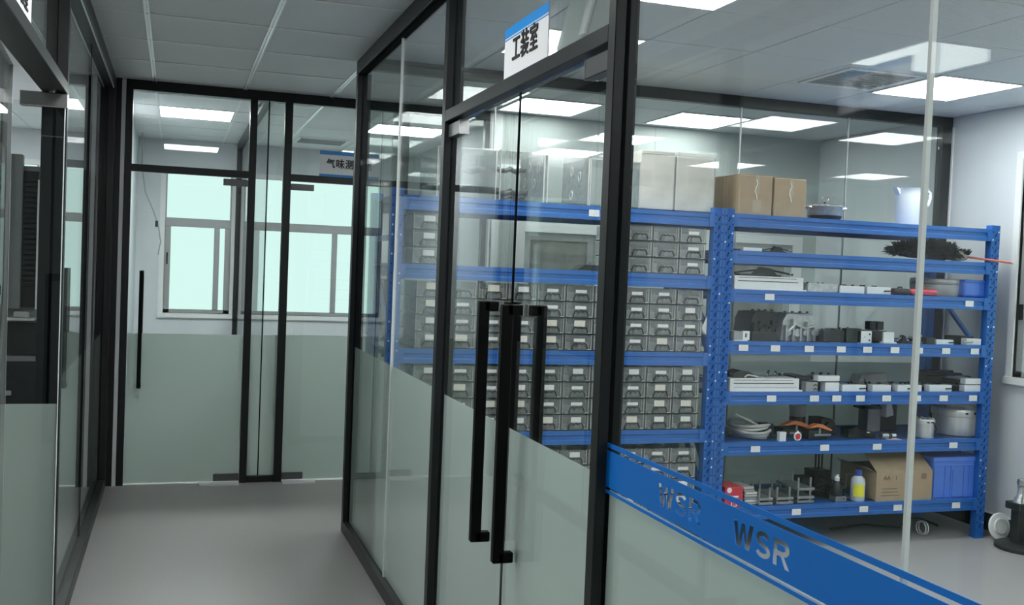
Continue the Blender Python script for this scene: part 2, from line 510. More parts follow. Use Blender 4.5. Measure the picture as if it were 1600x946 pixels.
# ---- end wall of the corridor (dark frames, two glass doors)
we = setting('wall_end')
Y0, Y1 = Y_END, Y_END+0.06
for x0, x1 in ((-0.345, -0.30), (0.472, 0.522), (0.712, 0.766), (1.556, 1.612), (2.19, 2.24)):
    bx('post', 'frame', we, x0, x1, Y0, Y1, 0, H-0.066, bev=0.002)
bx('head_rail', 'frame', we, -0.345, 2.24, Y0, Y1, H-0.068, H, bev=0.002)
for x0, x1 in ((-0.30, 0.472), (0.766, 1.556)): bx('transom_rail', 'frame', we, x0, x1, Y0, Y1, 2.157, 2.206, bev=0.002)
bx('bottom_rail', 'frame', we, 0.522, 0.712, Y0, Y1, 0.005, 0.045, bev=0.002)
bx('bottom_rail', 'frame', we, 1.612, 2.19, Y0, Y1, 0.005, 0.045, bev=0.002)
gy = Y0+0.026
for x0, x1, z0, z1 in ((-0.30, 0.472, 2.206, H-0.066), (0.766, 1.556, 2.206, H-0.066), (0.522, 0.598, 0.045, H-0.066), (0.606, 0.712, 0.045, H-0.066), (1.612, 2.19, 0.045, H-0.066)):
    bx('glass_pane', 'glass', we, x0, x1, gy, gy+0.008, z0, z1)
bx('glass_joint', 'gasket', we, 0.598, 0.606, gy-0.001, gy+0.009, 0.045, H-0.066)
for x0, x1 in ((0.522, 0.598), (0.606, 0.712), (1.612, 2.19)):
    bx('frosted_film', 'frost', we, x0, x1, gy+0.0085, gy+0.0095, 0.045, 1.053)
bx('gap_light_strip', 'white', we, -0.30, 0.472, Y0+0.01, Y0+0.05, 0, 0.004); bx('gap_light_strip', 'white', we, 0.766, 1.556, Y0+0.01, Y0+0.05, 0, 0.004)  # white strips paint in the line of light under the doors
wb = solid('wall_passage', 'wall_grey', 2.24, X_E, Y_END, Y_END+0.1, 0, H)
bx('wall_joint', 'white', wb, 2.24, 2.325, Y_END-0.006, Y_END, 0, H); bx('wall_joint', 'alu', wb, 2.225, 2.24, Y_END-0.006, Y_END+0.1, 0, H)
bx('wall_joint', 'alu', wb, 3.60, 3.606, Y_END-0.002, Y_END, 0, H)

def inner_window(name, a0, a1, z0, z1):
    wn = setting(name); y = Y_END
    for a in ((a0-0.07, a0, y-0.03, y, z0-0.07, z1+0.07), (a1, a1+0.09, y-0.03, y, z0-0.07, z1+0.07), (a0, a1, y-0.03, y, z1, z1+0.07), (a0, a1, y-0.03, y, z0-0.07, z0)):
        bx('window_casing', 'white', wn, *a)
    for a in ((a0, a0+0.05, y-0.014, y, z0, z1), (a1-0.07, a1, y-0.014, y, z0, z1), (a0+0.05, a1-0.07, y-0.014, y, z1-0.06, z1)):
        bx('window_frame', 'alu', wn, *a)
    bx('window_pane', 'pane_warm', wn, a0+0.05, a1-0.07, y-0.008, y, z0, z1-0.06)
    bx('glass_pane', 'glass', wn, a0+0.05, a1-0.07, y-0.013, y-0.010, z0, z1-0.06)
inner_window('window_5', 2.53, 3.12, 1.05, 1.885)
inner_window('window_6', 4.2, 4.90, 1.05, 1.885)

def fitting(parent, *a): return bx('patch_fitting', 'clampm', parent, *a, bev=0.003)

def bar_handle(parent, pts_bar, arms, name='handle'):
    b = B(); b.box(*pts_bar, bev=0.003)
    for a in arms: b.box(*a, bev=0.003)
    return b.build(name, 'black', parent)

d1 = setting('door_1')
bx('glass_leaf', 'glass', d1, -0.297, 0.468, gy, gy+0.010, 0.012, 2.15)
bx('frosted_film', 'frost', d1, -0.297, 0.468, gy+0.0105, gy+0.0115, 0.012, 1.05)
fitting(d1, 0.305, 0.47, gy-0.012, gy+0.022, 2.099, 2.146); fitting(d1, 0.295, 0.47, gy-0.012, gy+0.022, 0.014, 0.062)
for s in (-1, 1):
    yb = gy+0.005+s*0.07
    bar_handle(d1, (-0.228, -0.202, yb-0.012, yb+0.012, 0.678, 1.482),
               [(-0.228, -0.202, min(yb, gy+0.005+s*0.006), max(yb, gy+0.005+s*0.006), z, z+0.03) for z in (0.678, 1.452)])
bx('floor_spring_cover', 'white', d1, 0.20, 0.468, Y0-0.075, Y0, 0, 0.010)
d2 = setting('door_2')
bx('glass_leaf', 'glass', d2, 0.770, 1.552, gy, gy+0.010, 0.012, 2.15)
bx('frosted_film', 'frost', d2, 0.770, 1.552, gy+0.0105, gy+0.0115, 0.012, 1.057)
fitting(d2, 0.770, 0.932, gy-0.012, gy+0.022, 2.095, 2.140); fitting(d2, 0.770, 0.918, gy-0.012, gy+0.022, 0.014, 0.062)
for s in (-1, 1):
    yb = gy+0.005+s*0.07
    bar_handle(d2, (1.45, 1.476, yb-0.012, yb+0.012, 0.678, 1.482), [(1.45, 1.476, min(yb, gy+0.005+s*0.006), max(yb, gy+0.005+s*0.006), z, z+0.03) for z in (0.678, 1.452)])
bx('floor_spring_cover', 'white', d2, 0.768, 1.0, Y0-0.07, Y0, 0, 0.010)
o = bx('post', 'frame', we, -0.41, -0.372, Y_END, Y_END+0.06, 0, H)
o = solid('trim_1', 'white', -0.372, -0.347, Y_END-0.002, Y_END+0.06, 0, H-0.01)

# ---- right partition (tooling room front)
wr = setting('wall_right')
XA, XC = 0.98, 1.042
def post_r(y0, y1, z1=H-0.08, xa=XA, xc=XC):
    bx('post', 'frame', wr, xa, GX-0.004, y0, y1, 0, z1, bev=0.002); bx('post', 'frame', wr, GX+0.004, xc, y0, y1, 0, z1, bev=0.002)
    bx('gasket', 'gasket', wr, GX-0.004, GX+0.004, y0+0.001, y1-0.001, 0, z1)
post_r(5.985, 6.045, xc=1.06); post_r(3.89, 3.94, xc=1.05); post_r(2.266, 2.31)
bx('head_rail', 'frame', wr, XA, XC, Y_S, 6.045, H-0.08, H, bev=0.002)
bx('head_rail_lip', 'gasket', wr, XA+0.012, XC-0.012, Y_S, 5.985, H-0.092, H-0.08)
bx('bottom_rail', 'frame', wr, XA, XC, 3.94, 5.985, 0, 0.065, bev=0.002); bx('bottom_rail', 'frame', wr, XA, XC, Y_S, 2.266, 0, 0.065, bev=0.002)
bx('transom_rail', 'frame', wr, XA, XC, 2.31, 3.89, 2.157, 2.202, bev=0.002)
ZT = H-0.085
def pane_r(y0, y1, z0, z1, frost=None):
    bx('glass_pane', 'glass_front', wr, GX-0.0038, GX+0.0038, y0, y1, z0, z1)
    if frost: bx('frosted_film', 'frost', wr, GX+0.0055, GX+0.0065, y0, y1, z0, frost)
pane_r(4.900, 5.985, 0.065, ZT, 1.10); pane_r(3.94, 4.890, 0.065, ZT, 1.10)
bx('glass_joint', 'seam', wr, GX-0.006, GX+0.006, 4.888, 4.902, 0.065, ZT)
pane_r(2.31, 3.89, 2.202, ZT)
pane_r(1.214, 2.290, 0.065, ZT, 1.072); pane_r(-0.2, 1.206, 0.065, ZT, 1.072); pane_r(Y_S, -0.21, 0.065, ZT, 1.072)
bx('glass_joint', 'seam', wr, GX-0.0038, GX+0.0038, 1.2065, 1.2135, 0.065, ZT)
# blue vinyl band: stripe / wide band with cut-out letters / stripe
bx('vinyl_stripe', 'blue_film', wr, GX-0.0065, GX-0.0055, -0.2, 2.266, 1.177, 1.188)
bx('vinyl_stripe', 'blue_film', wr, GX-0.0065, GX-0.0055, -0.2, 2.266, 1.0665, 1.0745)
arc = lambda cx, cy, rx, ry, a0, a1, n: [(cx+rx*math.cos(math.radians(a0+(a1-a0)*k/n)), cy+ry*math.sin(math.radians(a0+(a1-a0)*k/n))) for k in range(n+1)]
def stroke(path, hx, hy):
    L_, R_ = [], []
    for k, p in enumerate(path):
        a, c = path[max(0, k-1)], path[min(len(path)-1, k+1)]
        tx, ty = c[0]-a[0], c[1]-a[1]; l_ = math.hypot(tx, ty); nx, ny = -ty/l_, tx/l_
        L_.append((p[0]+nx*hx, p[1]+ny*hy)); R_.append((p[0]-nx*hx, p[1]-ny*hy))
    return L_+R_[::-1]
LET = [(0.0, 0.38, [[(0, 1), (.2, 1), (.3, .33), (.42, .95), (.58, .95), (.7, .33), (.8, 1), (1, 1), (.82, 0), (.62, 0), (.5, .6), (.38, 0), (.18, 0)]]),
       (0.42, 0.68, [stroke(arc(.5, .715, .37, .195, 20, 262, 14)+arc(.5, .285, .39, .195, 85, -160, 14), .125, .09)]),
       (0.73, 1.0, [[(0, 0), (0, 1)]+arc(.6, .71, .38, .29, 90, -80, 10)+[(1.02, 0), (.74, 0), (.46, .40), (.24, .40), (.24, 0)],
                    [(.24, .83)]+arc(.56, .71, .16, .12, 90, -90, 8)+[(.24, .59)]])]
bc = bpy.data.curves.new('band', 'CURVE'); bc.dimensions = '2D'; bc.fill_mode = 'BOTH'; bc.extrude = 0.0005; bc.resolution_u = 6
sp = bc.splines.new('POLY'); sp.points.add(3); sp.use_cyclic_u = True
for p, (y, z) in zip(sp.points, ((2.266, 1.0815), (-0.2, 1.0815), (-0.2, 1.1695), (2.266, 1.1695))): p.co = (-y, z, 0, 1)
for yl, yr in ((1.672, 1.486), (1.985, 1.795)):
    for u0, u1, polys in LET:
        for poly in polys:
            n = bc.splines.new('POLY'); n.points.add(len(poly)-1); n.use_cyclic_u = True
            for p, (u, v) in zip(n.points, poly):
                p.co = (-yl+(yl-yr)*(u0+(u1-u0)*u), 1.1025+0.047*v, 0, 1)
bo = bpy.data.objects.new('band_tmp', bc); COL.objects.link(bo)
me = bpy.data.meshes.new_from_object(bo.evaluated_get(bpy.context.evaluated_depsgraph_get()))
bpy.data.objects.remove(bo)
mm = Matrix(((0, 0, -1, GX-0.006), (-1, 0, 0, 0), (0, 1, 0, 0), (0, 0, 0, 1)))
me.transform(mm); me.materials.clear(); me.materials.append(MT['blue_film'])
link('vinyl_band', me, wr)

# double glass door of the tooling room
ZD = 2.15
for nm, y0, y1, ya, inner in (('door_3', 3.068, 3.885, 3.19, 1), ('door_4', 2.315, 3.058, 2.945, 1)):
    d = setting(nm)
    bx('glass_leaf', 'glass_front', d, GX-0.006, GX+0.006, y0, y1, 0.015, ZD)
    bx('frosted_film', 'frost', d, GX+0.0065, GX+0.0075, y0, y1, 0.015, 1.094)
    bx('edge_seal', 'gasket', d, GX-0.0025, GX+0.0025, *((y0-0.004, y0) if nm == 'door_3' else (y1, y1+0.003)), 0.015, ZD)
    for s in (-1, 1):
        xb = GX+s*0.055
        bar_handle(d, (xb-0.0175, xb+0.0175, ya-0.014, ya+0.014, 0.70, 1.49),
                   [(min(xb, GX+s*0.007), max(xb, GX+s*0.007), ya-0.014, ya+0.014, z, z+0.033) for z in (0.70, 1.457)])
        bx('handle_washer', 'chrome', d, min(GX+s*0.006, GX+s*0.009), max(GX+s*0.006, GX+s*0.009), ya-0.017, ya+0.017, 1.455, 1.492)
    ye = (3.72, 3.885) if nm == 'door_3' else (2.315, 2.485)
    for z0, z1 in ((2.095, 2.148), (0.015, 0.07)):
        fitting(d, GX-0.018, GX+0.018, *ye, z0, z1)
        bx('fitting_edge', 'chrome', d, GX-0.019, GX+0.019, *((ye[0]-0.004, ye[0]) if nm == 'door_3' else (ye[1], ye[1]+0.004)), z0, z1)

# ---- left partition and its open glass door
wl = setting('wall_left')
LA, LB, LG = -0.41, -0.50, -0.455
def post_l(y0, y1, z1=H-0.08):
    bx('post', 'frame', wl, LG+0.005, LA, y0, y1, 0, z1, bev=0.002); bx('post', 'frame', wl, LB, LG-0.005, y0, y1, 0, z1, bev=0.002)
    bx('gasket', 'gasket', wl, LG-0.005, LG+0.005, y0+0.001, y1, 0, z1)
post_l(7.34, 7.43); post_l(4.30, 4.345); post_l(2.60, 2.65)
bx('head_rail', 'frame', wl, LB, LA, Y_S, 7.43, H-0.08, H, bev=0.002)
bx('head_rail_lip', 'tbar', wl, LA-0.012, LA-0.006, 4.345, 7.34, H-0.088, H-0.08)
bx('bottom_rail', 'frame', wl, LB, LA, 4.345, 7.34, 0, 0.065, bev=0.002); bx('bottom_rail', 'frame', wl, LB, LA, Y_S, 2.60, 0, 0.065, bev=0.002)
bx('transom_rail', 'frame', wl, LB, LA, 2.65, 4.30, 2.200, 2.245, bev=0.002)
for y0, y1, z0, fz in ((5.905, 7.34, 0.065, 1.05), (4.345, 5.895, 0.065, 1.05), (2.65, 4.30, 2.245, None), (Y_S, 2.60, 0.065, 1.05)):
    bx('glass_pane', 'glass', wl, LG-0.005, LG+0.005, y0, y1, z0, H-0.08)
    if fz: bx('frosted_film', 'frost', wl, LG-0.0065, LG-0.0055, y0, y1, z0, fz)
bx('glass_joint', 'gasket', wl, LG-0.006, LG+0.006, 5.894, 5.906, 0.065, H-0.08)

d5 = setting('door_5', (-0.415, 4.26, 0), 0)                         # leaf stands open into the left room
bx('glass_leaf', 'glass', d5, -0.80, 0, -0.006, 0.006, 0.015, 2.155)
bx('frosted_film', 'frost', d5, -0.80, -0.002, 0.0065, 0.0075, 0.015, 1.008)
bx('edge_seal', 'seam', d5, 0.0, 0.003, -0.006, 0.006, 0.015, 2.155)
B().box(-0.155, 0.012, -0.018, 0.018, 2.138, 2.193, bev=0.003).build('patch_fitting', 'chrome', d5)
fitting(d5, -0.155, 0.012, -0.018, 0.018, 0.015, 0.07)
B().cyl((-0.045, 0, 2.185), (-0.045, 0, 2.205), 0.012).build('pivot', 'chrome', d5)
bar_handle(d5, (-0.72, -0.694, -0.082, -0.058, 0.70, 1.49), [(-0.72, -0.694, -0.07, -0.006, z, z+0.033) for z in (0.70, 1.457)])
d6 = setting('door_6', (-0.447, 2.665, 0), math.radians(3.0))
bx('glass_leaf', 'glass', d6, -0.006, 0.006, 0, 0.78, 0.015, 2.155)
bx('frosted_film', 'frost', d6, -0.0075, -0.0065, 0, 0.78, 0.015, 1.008)
bx('edge_seal', 'seam', d6, -0.006, 0.006, 0.78, 0.784, 0.015, 2.155)
bar_handle(d6, (-0.082, -0.058, 0.68, 0.706, 0.70, 1.49), [(-0.07, -0.006, 0.68, 0.706, z, z+0.033) for z in (0.70, 1.457)])

# ---- glass back wall of the tooling room
wk = setting('wall_back')
KY = Y_BACK
bx('head_rail', 'frame', wk, 1.06, X_E, KY-0.03, KY+0.03, H-0.07, H, bev=0.002)
bx('bottom_rail', 'frame', wk, 1.06, X_E, KY-0.03, KY+0.03, 0, 0.06, bev=0.002)
bx('post', 'frame', wk, X_E-0.085, X_E-0.005, KY-0.03, KY+0.03, 0.06, H-0.07, bev=0.002)
e = [1.06, 1.80, 2.62, 3.474, 4.30, X_E-0.085]
for k in range(5):
    bx('glass_pane', 'glass', wk, e[k]+0.004, e[k+1]-0.004, KY-0.005, KY+0.005, 0.06, H-0.07)
    bx('frosted_film', 'frost', wk, e[k]+0.004, e[k+1]-0.004, KY+0.0055, KY+0.0065, 0.06, 1.05)
    if k: bx('glass_joint', 'seam' if k < 4 else 'alu', wk, e[k]-0.004, e[k]+0.004, KY-0.006, KY+0.006, 0.06, H-0.07)
solid('trim_2', 'white', X_E-0.006, X_E, KY-0.045, KY-0.03, 0, H-0.07)

# ================================================================== SIGNS
def sign(name, label, ex, ez, org, wd, hg, text, tsize, stripes):
    """org: centre of the plate on its wall plane; ex along the reading direction, ez outward"""
    t = thing(name, label, 'sign', org)
    ex, ez, ey = Vector(ex), Vector(ez), Vector((0, 0, 1))
    m = Matrix((ex, ey, ez)).transposed().to_4x4()
    B().box(-wd/2, wd/2, -hg/2, hg/2, 0, 0.004).build('board', 'signw', t, mtx=m)
    for y0, y1 in stripes:
        B().box(-wd/2, wd/2, y0, y1, 0.004, 0.005).build('stripe', 'signb', t, mtx=m)
    me = text_mesh(text, tsize, ex, ey, ez, ez*0.0055, bold=0.0016, xs=0.88, sp=1.13)
    link('lettering', me, t)
    return t
sign('door_sign', 'white door sign with blue top stripe above the double glass door', (0, -1, 0), (-1, 0, 0), (XA+0.018, 2.985, 2.283), 0.41, 0.168, '工装室', 0.088,
     ((0.054, 0.084), (0.046, 0.0495), (-0.084, -0.074)))
sign('door_sign', 'blue striped white sign partly hidden behind the far corner post', (1, 0, 0), (0, -1, 0), (1.180, Y_END+0.02, 2.297), 0.43, 0.186, '气味测试室', 0.072,
     ((0.066, 0.093), (-0.093, -0.073)))
sign('door_sign', 'white sign above the open door, cut by the top edge', (0, 1, 0), (1, 0, 0), (LA-0.03, 3.245, 2.33), 0.41, 0.168, '实验室', 0.086, ((0.06, 0.084),))

# hanging housing behind the transom
t = thing('ceiling_housing', 'pale grey slanted plastic housing hanging behind the transom glass', 'housing', (1.30, 3.25, 2.40))
tilt = Matrix.Rotation(math.radians(14), 4, 'Y')
b = B(); b.box(0, 0.085, 0, 0.30, 0, 0.39, bev=0.006); b.build('body', 'housing', t, mtx=tilt)
B().box(0.088, 0.10, 0.0, 0.30, 0.005, 0.39, bev=0.003).build('side_cover', 'white', t, mtx=tilt)
B().box(0.02, 0.06, 0.08, 0.15, -0.002, 0.001).build('type_plate', 'ink', t, mtx=tilt)
B().box(-0.012, -0.002, 0.0, 0.05, 0.0, 0.39, bev=0.002).build('edge_strip', 'white', t, mtx=tilt)

# ================================================================== RACKS
RY0, RY1 = 5.20, 5.80
UW = 0.064
def beam_profile(y0, z1, h):
    z0 = z1-h
    return [(y0, z0), (y0, z0+h*0.30), (y0+0.006, z0+h*0.36), (y0+0.006, z0+h*0.62), (y0, z0+h*0.70), (y0, z1), (y0+0.045, z1), (y0+0.045, z0)]
def rack(label, xl, xr, levels, cards, slot_seed):
    """xl, xr: outer faces of the end frames"""
    t = thing('storage_rack', label, 'rack', (xl, RY0, 0))
    W_ = xr-xl; D = RY1-RY0; top = 1.992
    rr = random.Random(slot_seed)
    for x in (0, W_-UW):
        for y in (0, D-0.05):
            b = B()
            b.box(x, x+UW, y, y+0.004, 0, top); b.box(x, x+0.004, y+0.004, y+0.05, 0, top); b.box(x+UW-0.004, x+UW, y+0.004, y+0.05, 0, top)
            b.box(x+UW*0.30, x+UW*0.36, y-0.002, y, 0.02, top); b.box(x+UW*0.64, x+UW*0.70, y-0.002, y, 0.02, top)
            up = b.build('upright', 'rack', t)
            bx('foot_plate', 'rack', up, x-0.001, x+UW+0.001, y-0.004, y+0.055, 0, 0.006)
            if y == 0:
                hs, bs = B(), B()
                k = 0; z = 0.08
                while z < top-0.03:
                    a = x+UW*0.5
                    b2 = bmesh.new(); bmesh.ops.create_cube(b2, size=1)
                    m_ = Matrix.Translation((a, y-0.0005, z)) @ Matrix.Rotation(math.radians(24), 4, 'Y') @ Matrix.Diagonal((0.007, 0.002, 0.026, 1))
                    hs._add(b2, m_)
                    for q in (0.16, 0.84):
                        zz = z+0.02
                        if rr.random() < 0.22: bs.cyl((x+UW*q, y+0.001, zz), (x+UW*q, y-0.002, zz), 0.0055, n=8)
                        else: hs.cyl((x+UW*q, y+0.001, zz), (x+UW*q, y-0.0012, zz), 0.005, n=8)
                    z += 0.05; k += 1
                hs.build('perforation', 'hole', up, kind='stuff'); bs.build('lit_holes', 'hole_lit', up, kind='stuff')  # pale discs paint in light showing through some of the holes
        # side bracing between front and rear upright
        xm = x+UW*0.5
        for z in (0.30, 0.98, 1.72): bx('side_brace', 'rack', t, xm-0.012, xm+0.012, 0.05, D-0.05, z, z+0.03)
        for z0, z1 in ((0.33, 0.96), (1.16, 1.60)):
            B().tube([(xm, 0.05, z0), (xm, D-0.05, z1)], 0.016, n=4).build('diagonal_brace', 'rack', t)
    for li, (zt, h) in enumerate(levels):
        for y in (0.004, D-0.05):
            b = B().prism(beam_profile(y, zt, h), 'x', UW, W_-UW)
            bm_ = b.build('beam', 'rack', t)
            if y < 0.1:
                for x in (UW, W_-UW-0.03): bx('beam_bracket', 'rack', bm_, x, x+0.03, y-0.004, y, zt-h*0.98, zt-h*0.02)
                for cx in cards.get(li, ()):
                    lx = cx-xl
                    cd = bx('label_card', 'paper', bm_, lx-0.031, lx+0.031, y-0.0025, y-0.0005, zt-h*0.5-0.019, zt-h*0.5+0.017)
        n = 4; dw = (W_-2*0.012)/n
        for k in range(n):
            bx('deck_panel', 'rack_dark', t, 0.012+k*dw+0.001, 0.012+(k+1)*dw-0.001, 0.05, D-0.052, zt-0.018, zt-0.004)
    return t
RB = [1.967, 1.755, 1.531, 1.231, 0.935, 0.638, 0.256]
LB_ = [1.958, 1.602, 1.160, 0.718, 0.256]
R_X0, R_X1, L_X0, L_X1 = 2.977, 4.945, 1.045, 2.975
cd = lambda l, py: [wx(p, 5.2, py) for p in l]
cards_r = {2: cd((1203, 1516), 465), 3: cd((1162, 1212, 1265, 1315, 1356, 1399, 1436, 1479, 1524), 545), 4: cd((1206, 1273, 1308, 1345, 1386, 1433, 1475, 1521), 620),
           5: cd((1181, 1289, 1371, 1490), 698), 6: cd((1245, 1350, 1403, 1494), 795)}
rack('blue steel storage rack of seven levels holding fixtures and cartons', R_X0, R_X1, [(z, 0.075) for z in RB], cards_r, 3)
rack('blue steel storage rack filled with clear drawer boxes', L_X0, L_X1, [(z, 0.075) for z in LB_], {0: cd((929,), 328)}, 5)

# ================================================================== DRAWER BOXES
DW, DH, DD, DY = 0.168, 0.0895, 0.42, 5.215
def cloud_handle():
    pts = []
    hw, hh = 0.042, 0.033
    pts.append((-hw, 0, 0)); pts.append((-hw-0.003, 0, 0.011)); pts.append((-hw+0.004, 0, 0.022))
    for k in range(3):
        c = (-0.026+0.026*k)
        for a in (150, 110, 70, 30):
            pts.append((c+0.014*math.cos(math.radians(a)), 0, 0.0215+0.0115*math.sin(math.radians(a))))
    pts += [(hw-0.004, 0, 0.022), (hw+0.003, 0, 0.011), (hw, 0, 0)]
    return B().tube(pts, 0.0038, n=6)
protos = []
def make_drawer(ci):
    t = thing('drawer_box', '', 'drawer', (0, 0, -5))
    h = DH-0.003
    b = B()
    b.box(0.002, DW-0.002, 0, 0.003, 0.006, h)                              # clear front
    b.box(0.002, 0.005, 0.003, DD, 0.006, h); b.box(DW-0.005, DW-0.002, 0.003, DD, 0.006, h)
    b.build('drawer_shell', 'plastic', t)
    b = B(); b.box(0, DW, -0.001, DD, 0, 0.0062); b.box(0.0, 0.0032, -0.0015, 0.004, 0.004, DH); b.build('runner_frame', 'steel_dark', t)
    b = B(); b.box(0.02, 0.035, -0.003, 0.0, 0.007, 0.0105); b.box(DW-0.04, DW-0.012, -0.003, 0.0, 0.007, 0.0105); b.box(0.0035, 0.006, -0.001, 0.001, 0.008, h); b.box(DW-0.012, DW-0.0095, -0.001, 0.001, 0.008, h); b.box(DW-0.024, DW-0.0225, 0.003, 0.005, 0.012, h*0.9); b.build('edge_glint', 'greytub', t)  # pale strips imitate bright glints on the edges of the clear front
    hd = cloud_handle().build('pull_handle', 'rubber', t); hd.location = (DW/2+0.004, -0.006, 0.009)
    r = random.Random(ci)
    b = B(); b.box(0.02, DW-0.015, DD-0.05, DD-0.04, 0.01, h*0.95)
    b.box(0.012, 0.03+r.random()*0.05, 0.02, 0.25, 0.01, 0.03+r.random()*0.03); b.box(0.085+r.random()*0.02, DW-0.015, 0.03, 0.3, 0.01, 0.025+r.random()*0.035)
    for k in range(4):
        x = 0.025+r.random()*(DW-0.05); b.cyl((x, 0.05+r.random()*0.1, 0.01), (x, 0.06+r.random()*0.1, 0.03+r.random()*0.04), 0.006, n=8)
    b.build('stored_parts', ('castal', 'fixgrey', 'steel', 'castal')[ci % 4], t)
    if ci % 3 == 0: bx('name_card', 'paper', t, DW/2-0.030, DW/2+0.036, -0.0015, -0.0005, 0.050, 0.068)
    if ci % 3 == 1: bx('name_card', 'paper', t, DW/2-0.026, DW/2+0.034, -0.0015, -0.0005, 0.046, 0.075)
    if ci % 3 == 2 and ci < 8: bx('name_card', 'paper_cream', t, DW/2-0.030, DW/2+0.034, -0.0015, -0.0005, 0.044, 0.078)
    return t
for ci in range(9): protos.append(make_drawer(ci))
used = set()
ORD = ['first', 'second', 'third', 'fourth', 'fifth', 'sixth', 'seventh', 'eighth', 'ninth', 'tenth']
def place_drawer(ci, loc, label, group):
    if ci not in used:
        used.add(ci); p = protos[ci]; p.location = loc; p['label'] = label; p['group'] = group; return p
    return dup(protos[ci], loc, label, group)
XC0 = 2.874-10*DW
TIER = {1: ('second shelf', 'drawer boxes on the second shelf'), 2: ('third shelf', 'drawer boxes on the third shelf'), 3: ('bottom shelf', 'drawer boxes on the bottom shelf')}
ROWN = ['lowest', 'second lowest', 'third lowest', 'highest']
rd = random.Random(11)
for lv in (1, 2, 3):
    zb = LB_[lv+1]
    for c in range(10):
        for r_ in range(4):
            if lv == 1 and r_ == 3 and c in (1, 9): ci = 8
            else: ci = rd.choice((0, 0, 0, 3, 3, 6, 6, 1, 2, 5)) if lv == 1 else rd.choice((0, 3, 6, 1, 4, 7, 1, 4, 2, 5))
            place_drawer(ci, (XC0+c*DW, DY+rd.uniform(0, 0.006), zb+r_*DH),
                         'clear drawer box, %s row of the %s, %s from the corridor side' % (ROWN[r_], TIER[lv][0], ORD[c]), TIER[lv][1])
for c in range(3):
    for r_ in range(3):
        place_drawer(0 if c == 2 else 8, (XC0+(7+c)*DW, DY, LB_[1]+r_*DH), 'clear drawer box under the beige boxes, %s row, %s of three' % (('lowest', 'middle', 'highest')[r_], ORD[c]), 'drawer boxes under the beige boxes')
for r_ in range(3):
    place_drawer((4, 1, 7)[r_], (1.165, DY, LB_[1]+r_*DH), 'clear drawer box in the lone stack at the corridor end, %s one' % ('lowest', 'middle', 'highest')[r_], 'drawer boxes in the lone stack')
t = thing('metal_plate', 'flat dark metal plate lying on the drawer tier below the beige boxes', 'plate', (2.10, 5.24, LB_[1]))
B().prism([(0, 0.006), (0.16, 0.0), (0.20, 0.0), (0.20, 0.03), (0.05, 0.034)], 'y', 0, 0.12).build('plate', 'steel_dark', t)
B().cyl((0.1, 0.05, 0.03), (0.1, 0.05, 0.045), 0.012, n=10).build('stud', 'steel', t)
t = thing('paper_wedge', 'white triangular card tucked beside the centre upright of the rack', 'card', (2.876, 5.225, 1.26))
B().prism([(0, 0.04), (0.03, 0.11), (0.03, 0.0)], 'y', 0, 0.002).build('card', 'paper', t)

# ================================================================== TOP OF THE RACKS
ZTOP = 1.965
def clear_box(label, px0, px1, d, hgt, holes, ducts, y=5.27):
    x0, x1 = wx(px0, y, 300), wx(px1, y, 300)
    t = thing('acrylic_box', label, 'box', (x0, y, ZTOP), group='clear boxes on the rack top')
    w_ = x1-x0; th = 0.006
    b = B()
    b.box(0, w_, 0, th, 0, hgt); b.box(0, w_, d-th, d, 0, hgt); b.box(0, w_, th, d-th, 0, th); b.box(0, w_, th, d-th, hgt-th, hgt); b.box(0, th, th, d-th, th, hgt-th)
    b.build('box_shell', 'acrylic', t)
    b = B()
    for e_ in ((0, 0), (w_-0.006, 0)): b.box(e_[0], e_[0]+0.006, -0.001, 0.005, 0, hgt)
    b.box(0, w_, -0.001, 0.005, hgt-0.005, hgt)
    b.build('bright_edge', 'greytub', t)
    # perforated side plate
    pl = B()
    pl.box(w_-th-0.002, w_, th, d-th, th, hgt-th); pl.build('side_plate', 'castal' if holes else 'acrylic', t)
    if holes:
        for (yy, zz) in holes:
            b = B(); b.lathe([(0.020, 0), (0.020, 0.004), (0.014, 0.004), (0.014, 0)], n=16, capped=False)
            b.build('oval_port', 'white', t, mtx=Matrix.Translation((w_-th-0.003, d*yy, hgt*zz)) @ Matrix.Rotation(-PI/2, 4, 'Y') @ Matrix.Diagonal((1.5, 1, 1, 1)))
    for (xa, xb, zz, rr) in ducts:
        pts = [(w_*(xa+(xb-xa)*k/8), d*0.45+0.015*math.sin(k*1.3), hgt*zz+0.008*math.sin(k*1.9)) for k in range(9)]
        B().tube(pts, rr, n=10).build('flex_duct', 'tuber', t)
    return t
clear_box('clear acrylic box with grey duct, beside the corridor end of the rack top', 682, 775, 0.40, 0.265, None, [(0.1, 0.95, 0.62, 0.016)])
clear_box('clear acrylic box with two grey ducts and a perforated side plate', 780, 850, 0.40, 0.27, [(0.2, 0.7), (0.55, 0.75), (0.35, 0.4), (0.75, 0.45)], [(0.06, 0.8, 0.66, 0.014), (0.06, 0.85, 0.2, 0.017), (0.08, 0.8, 0.10, 0.012)])
clear_box('clear acrylic box with pale ports next to the perforated one', 854, 920, 0.40, 0.265, [(0.3, 0.62), (0.6, 0.75), (0.6, 0.25)], [])
clear_box('narrow clear acrylic box beside the beige boxes', 921, 1000, 0.40, 0.26, [(0.3, 0.6)], [])

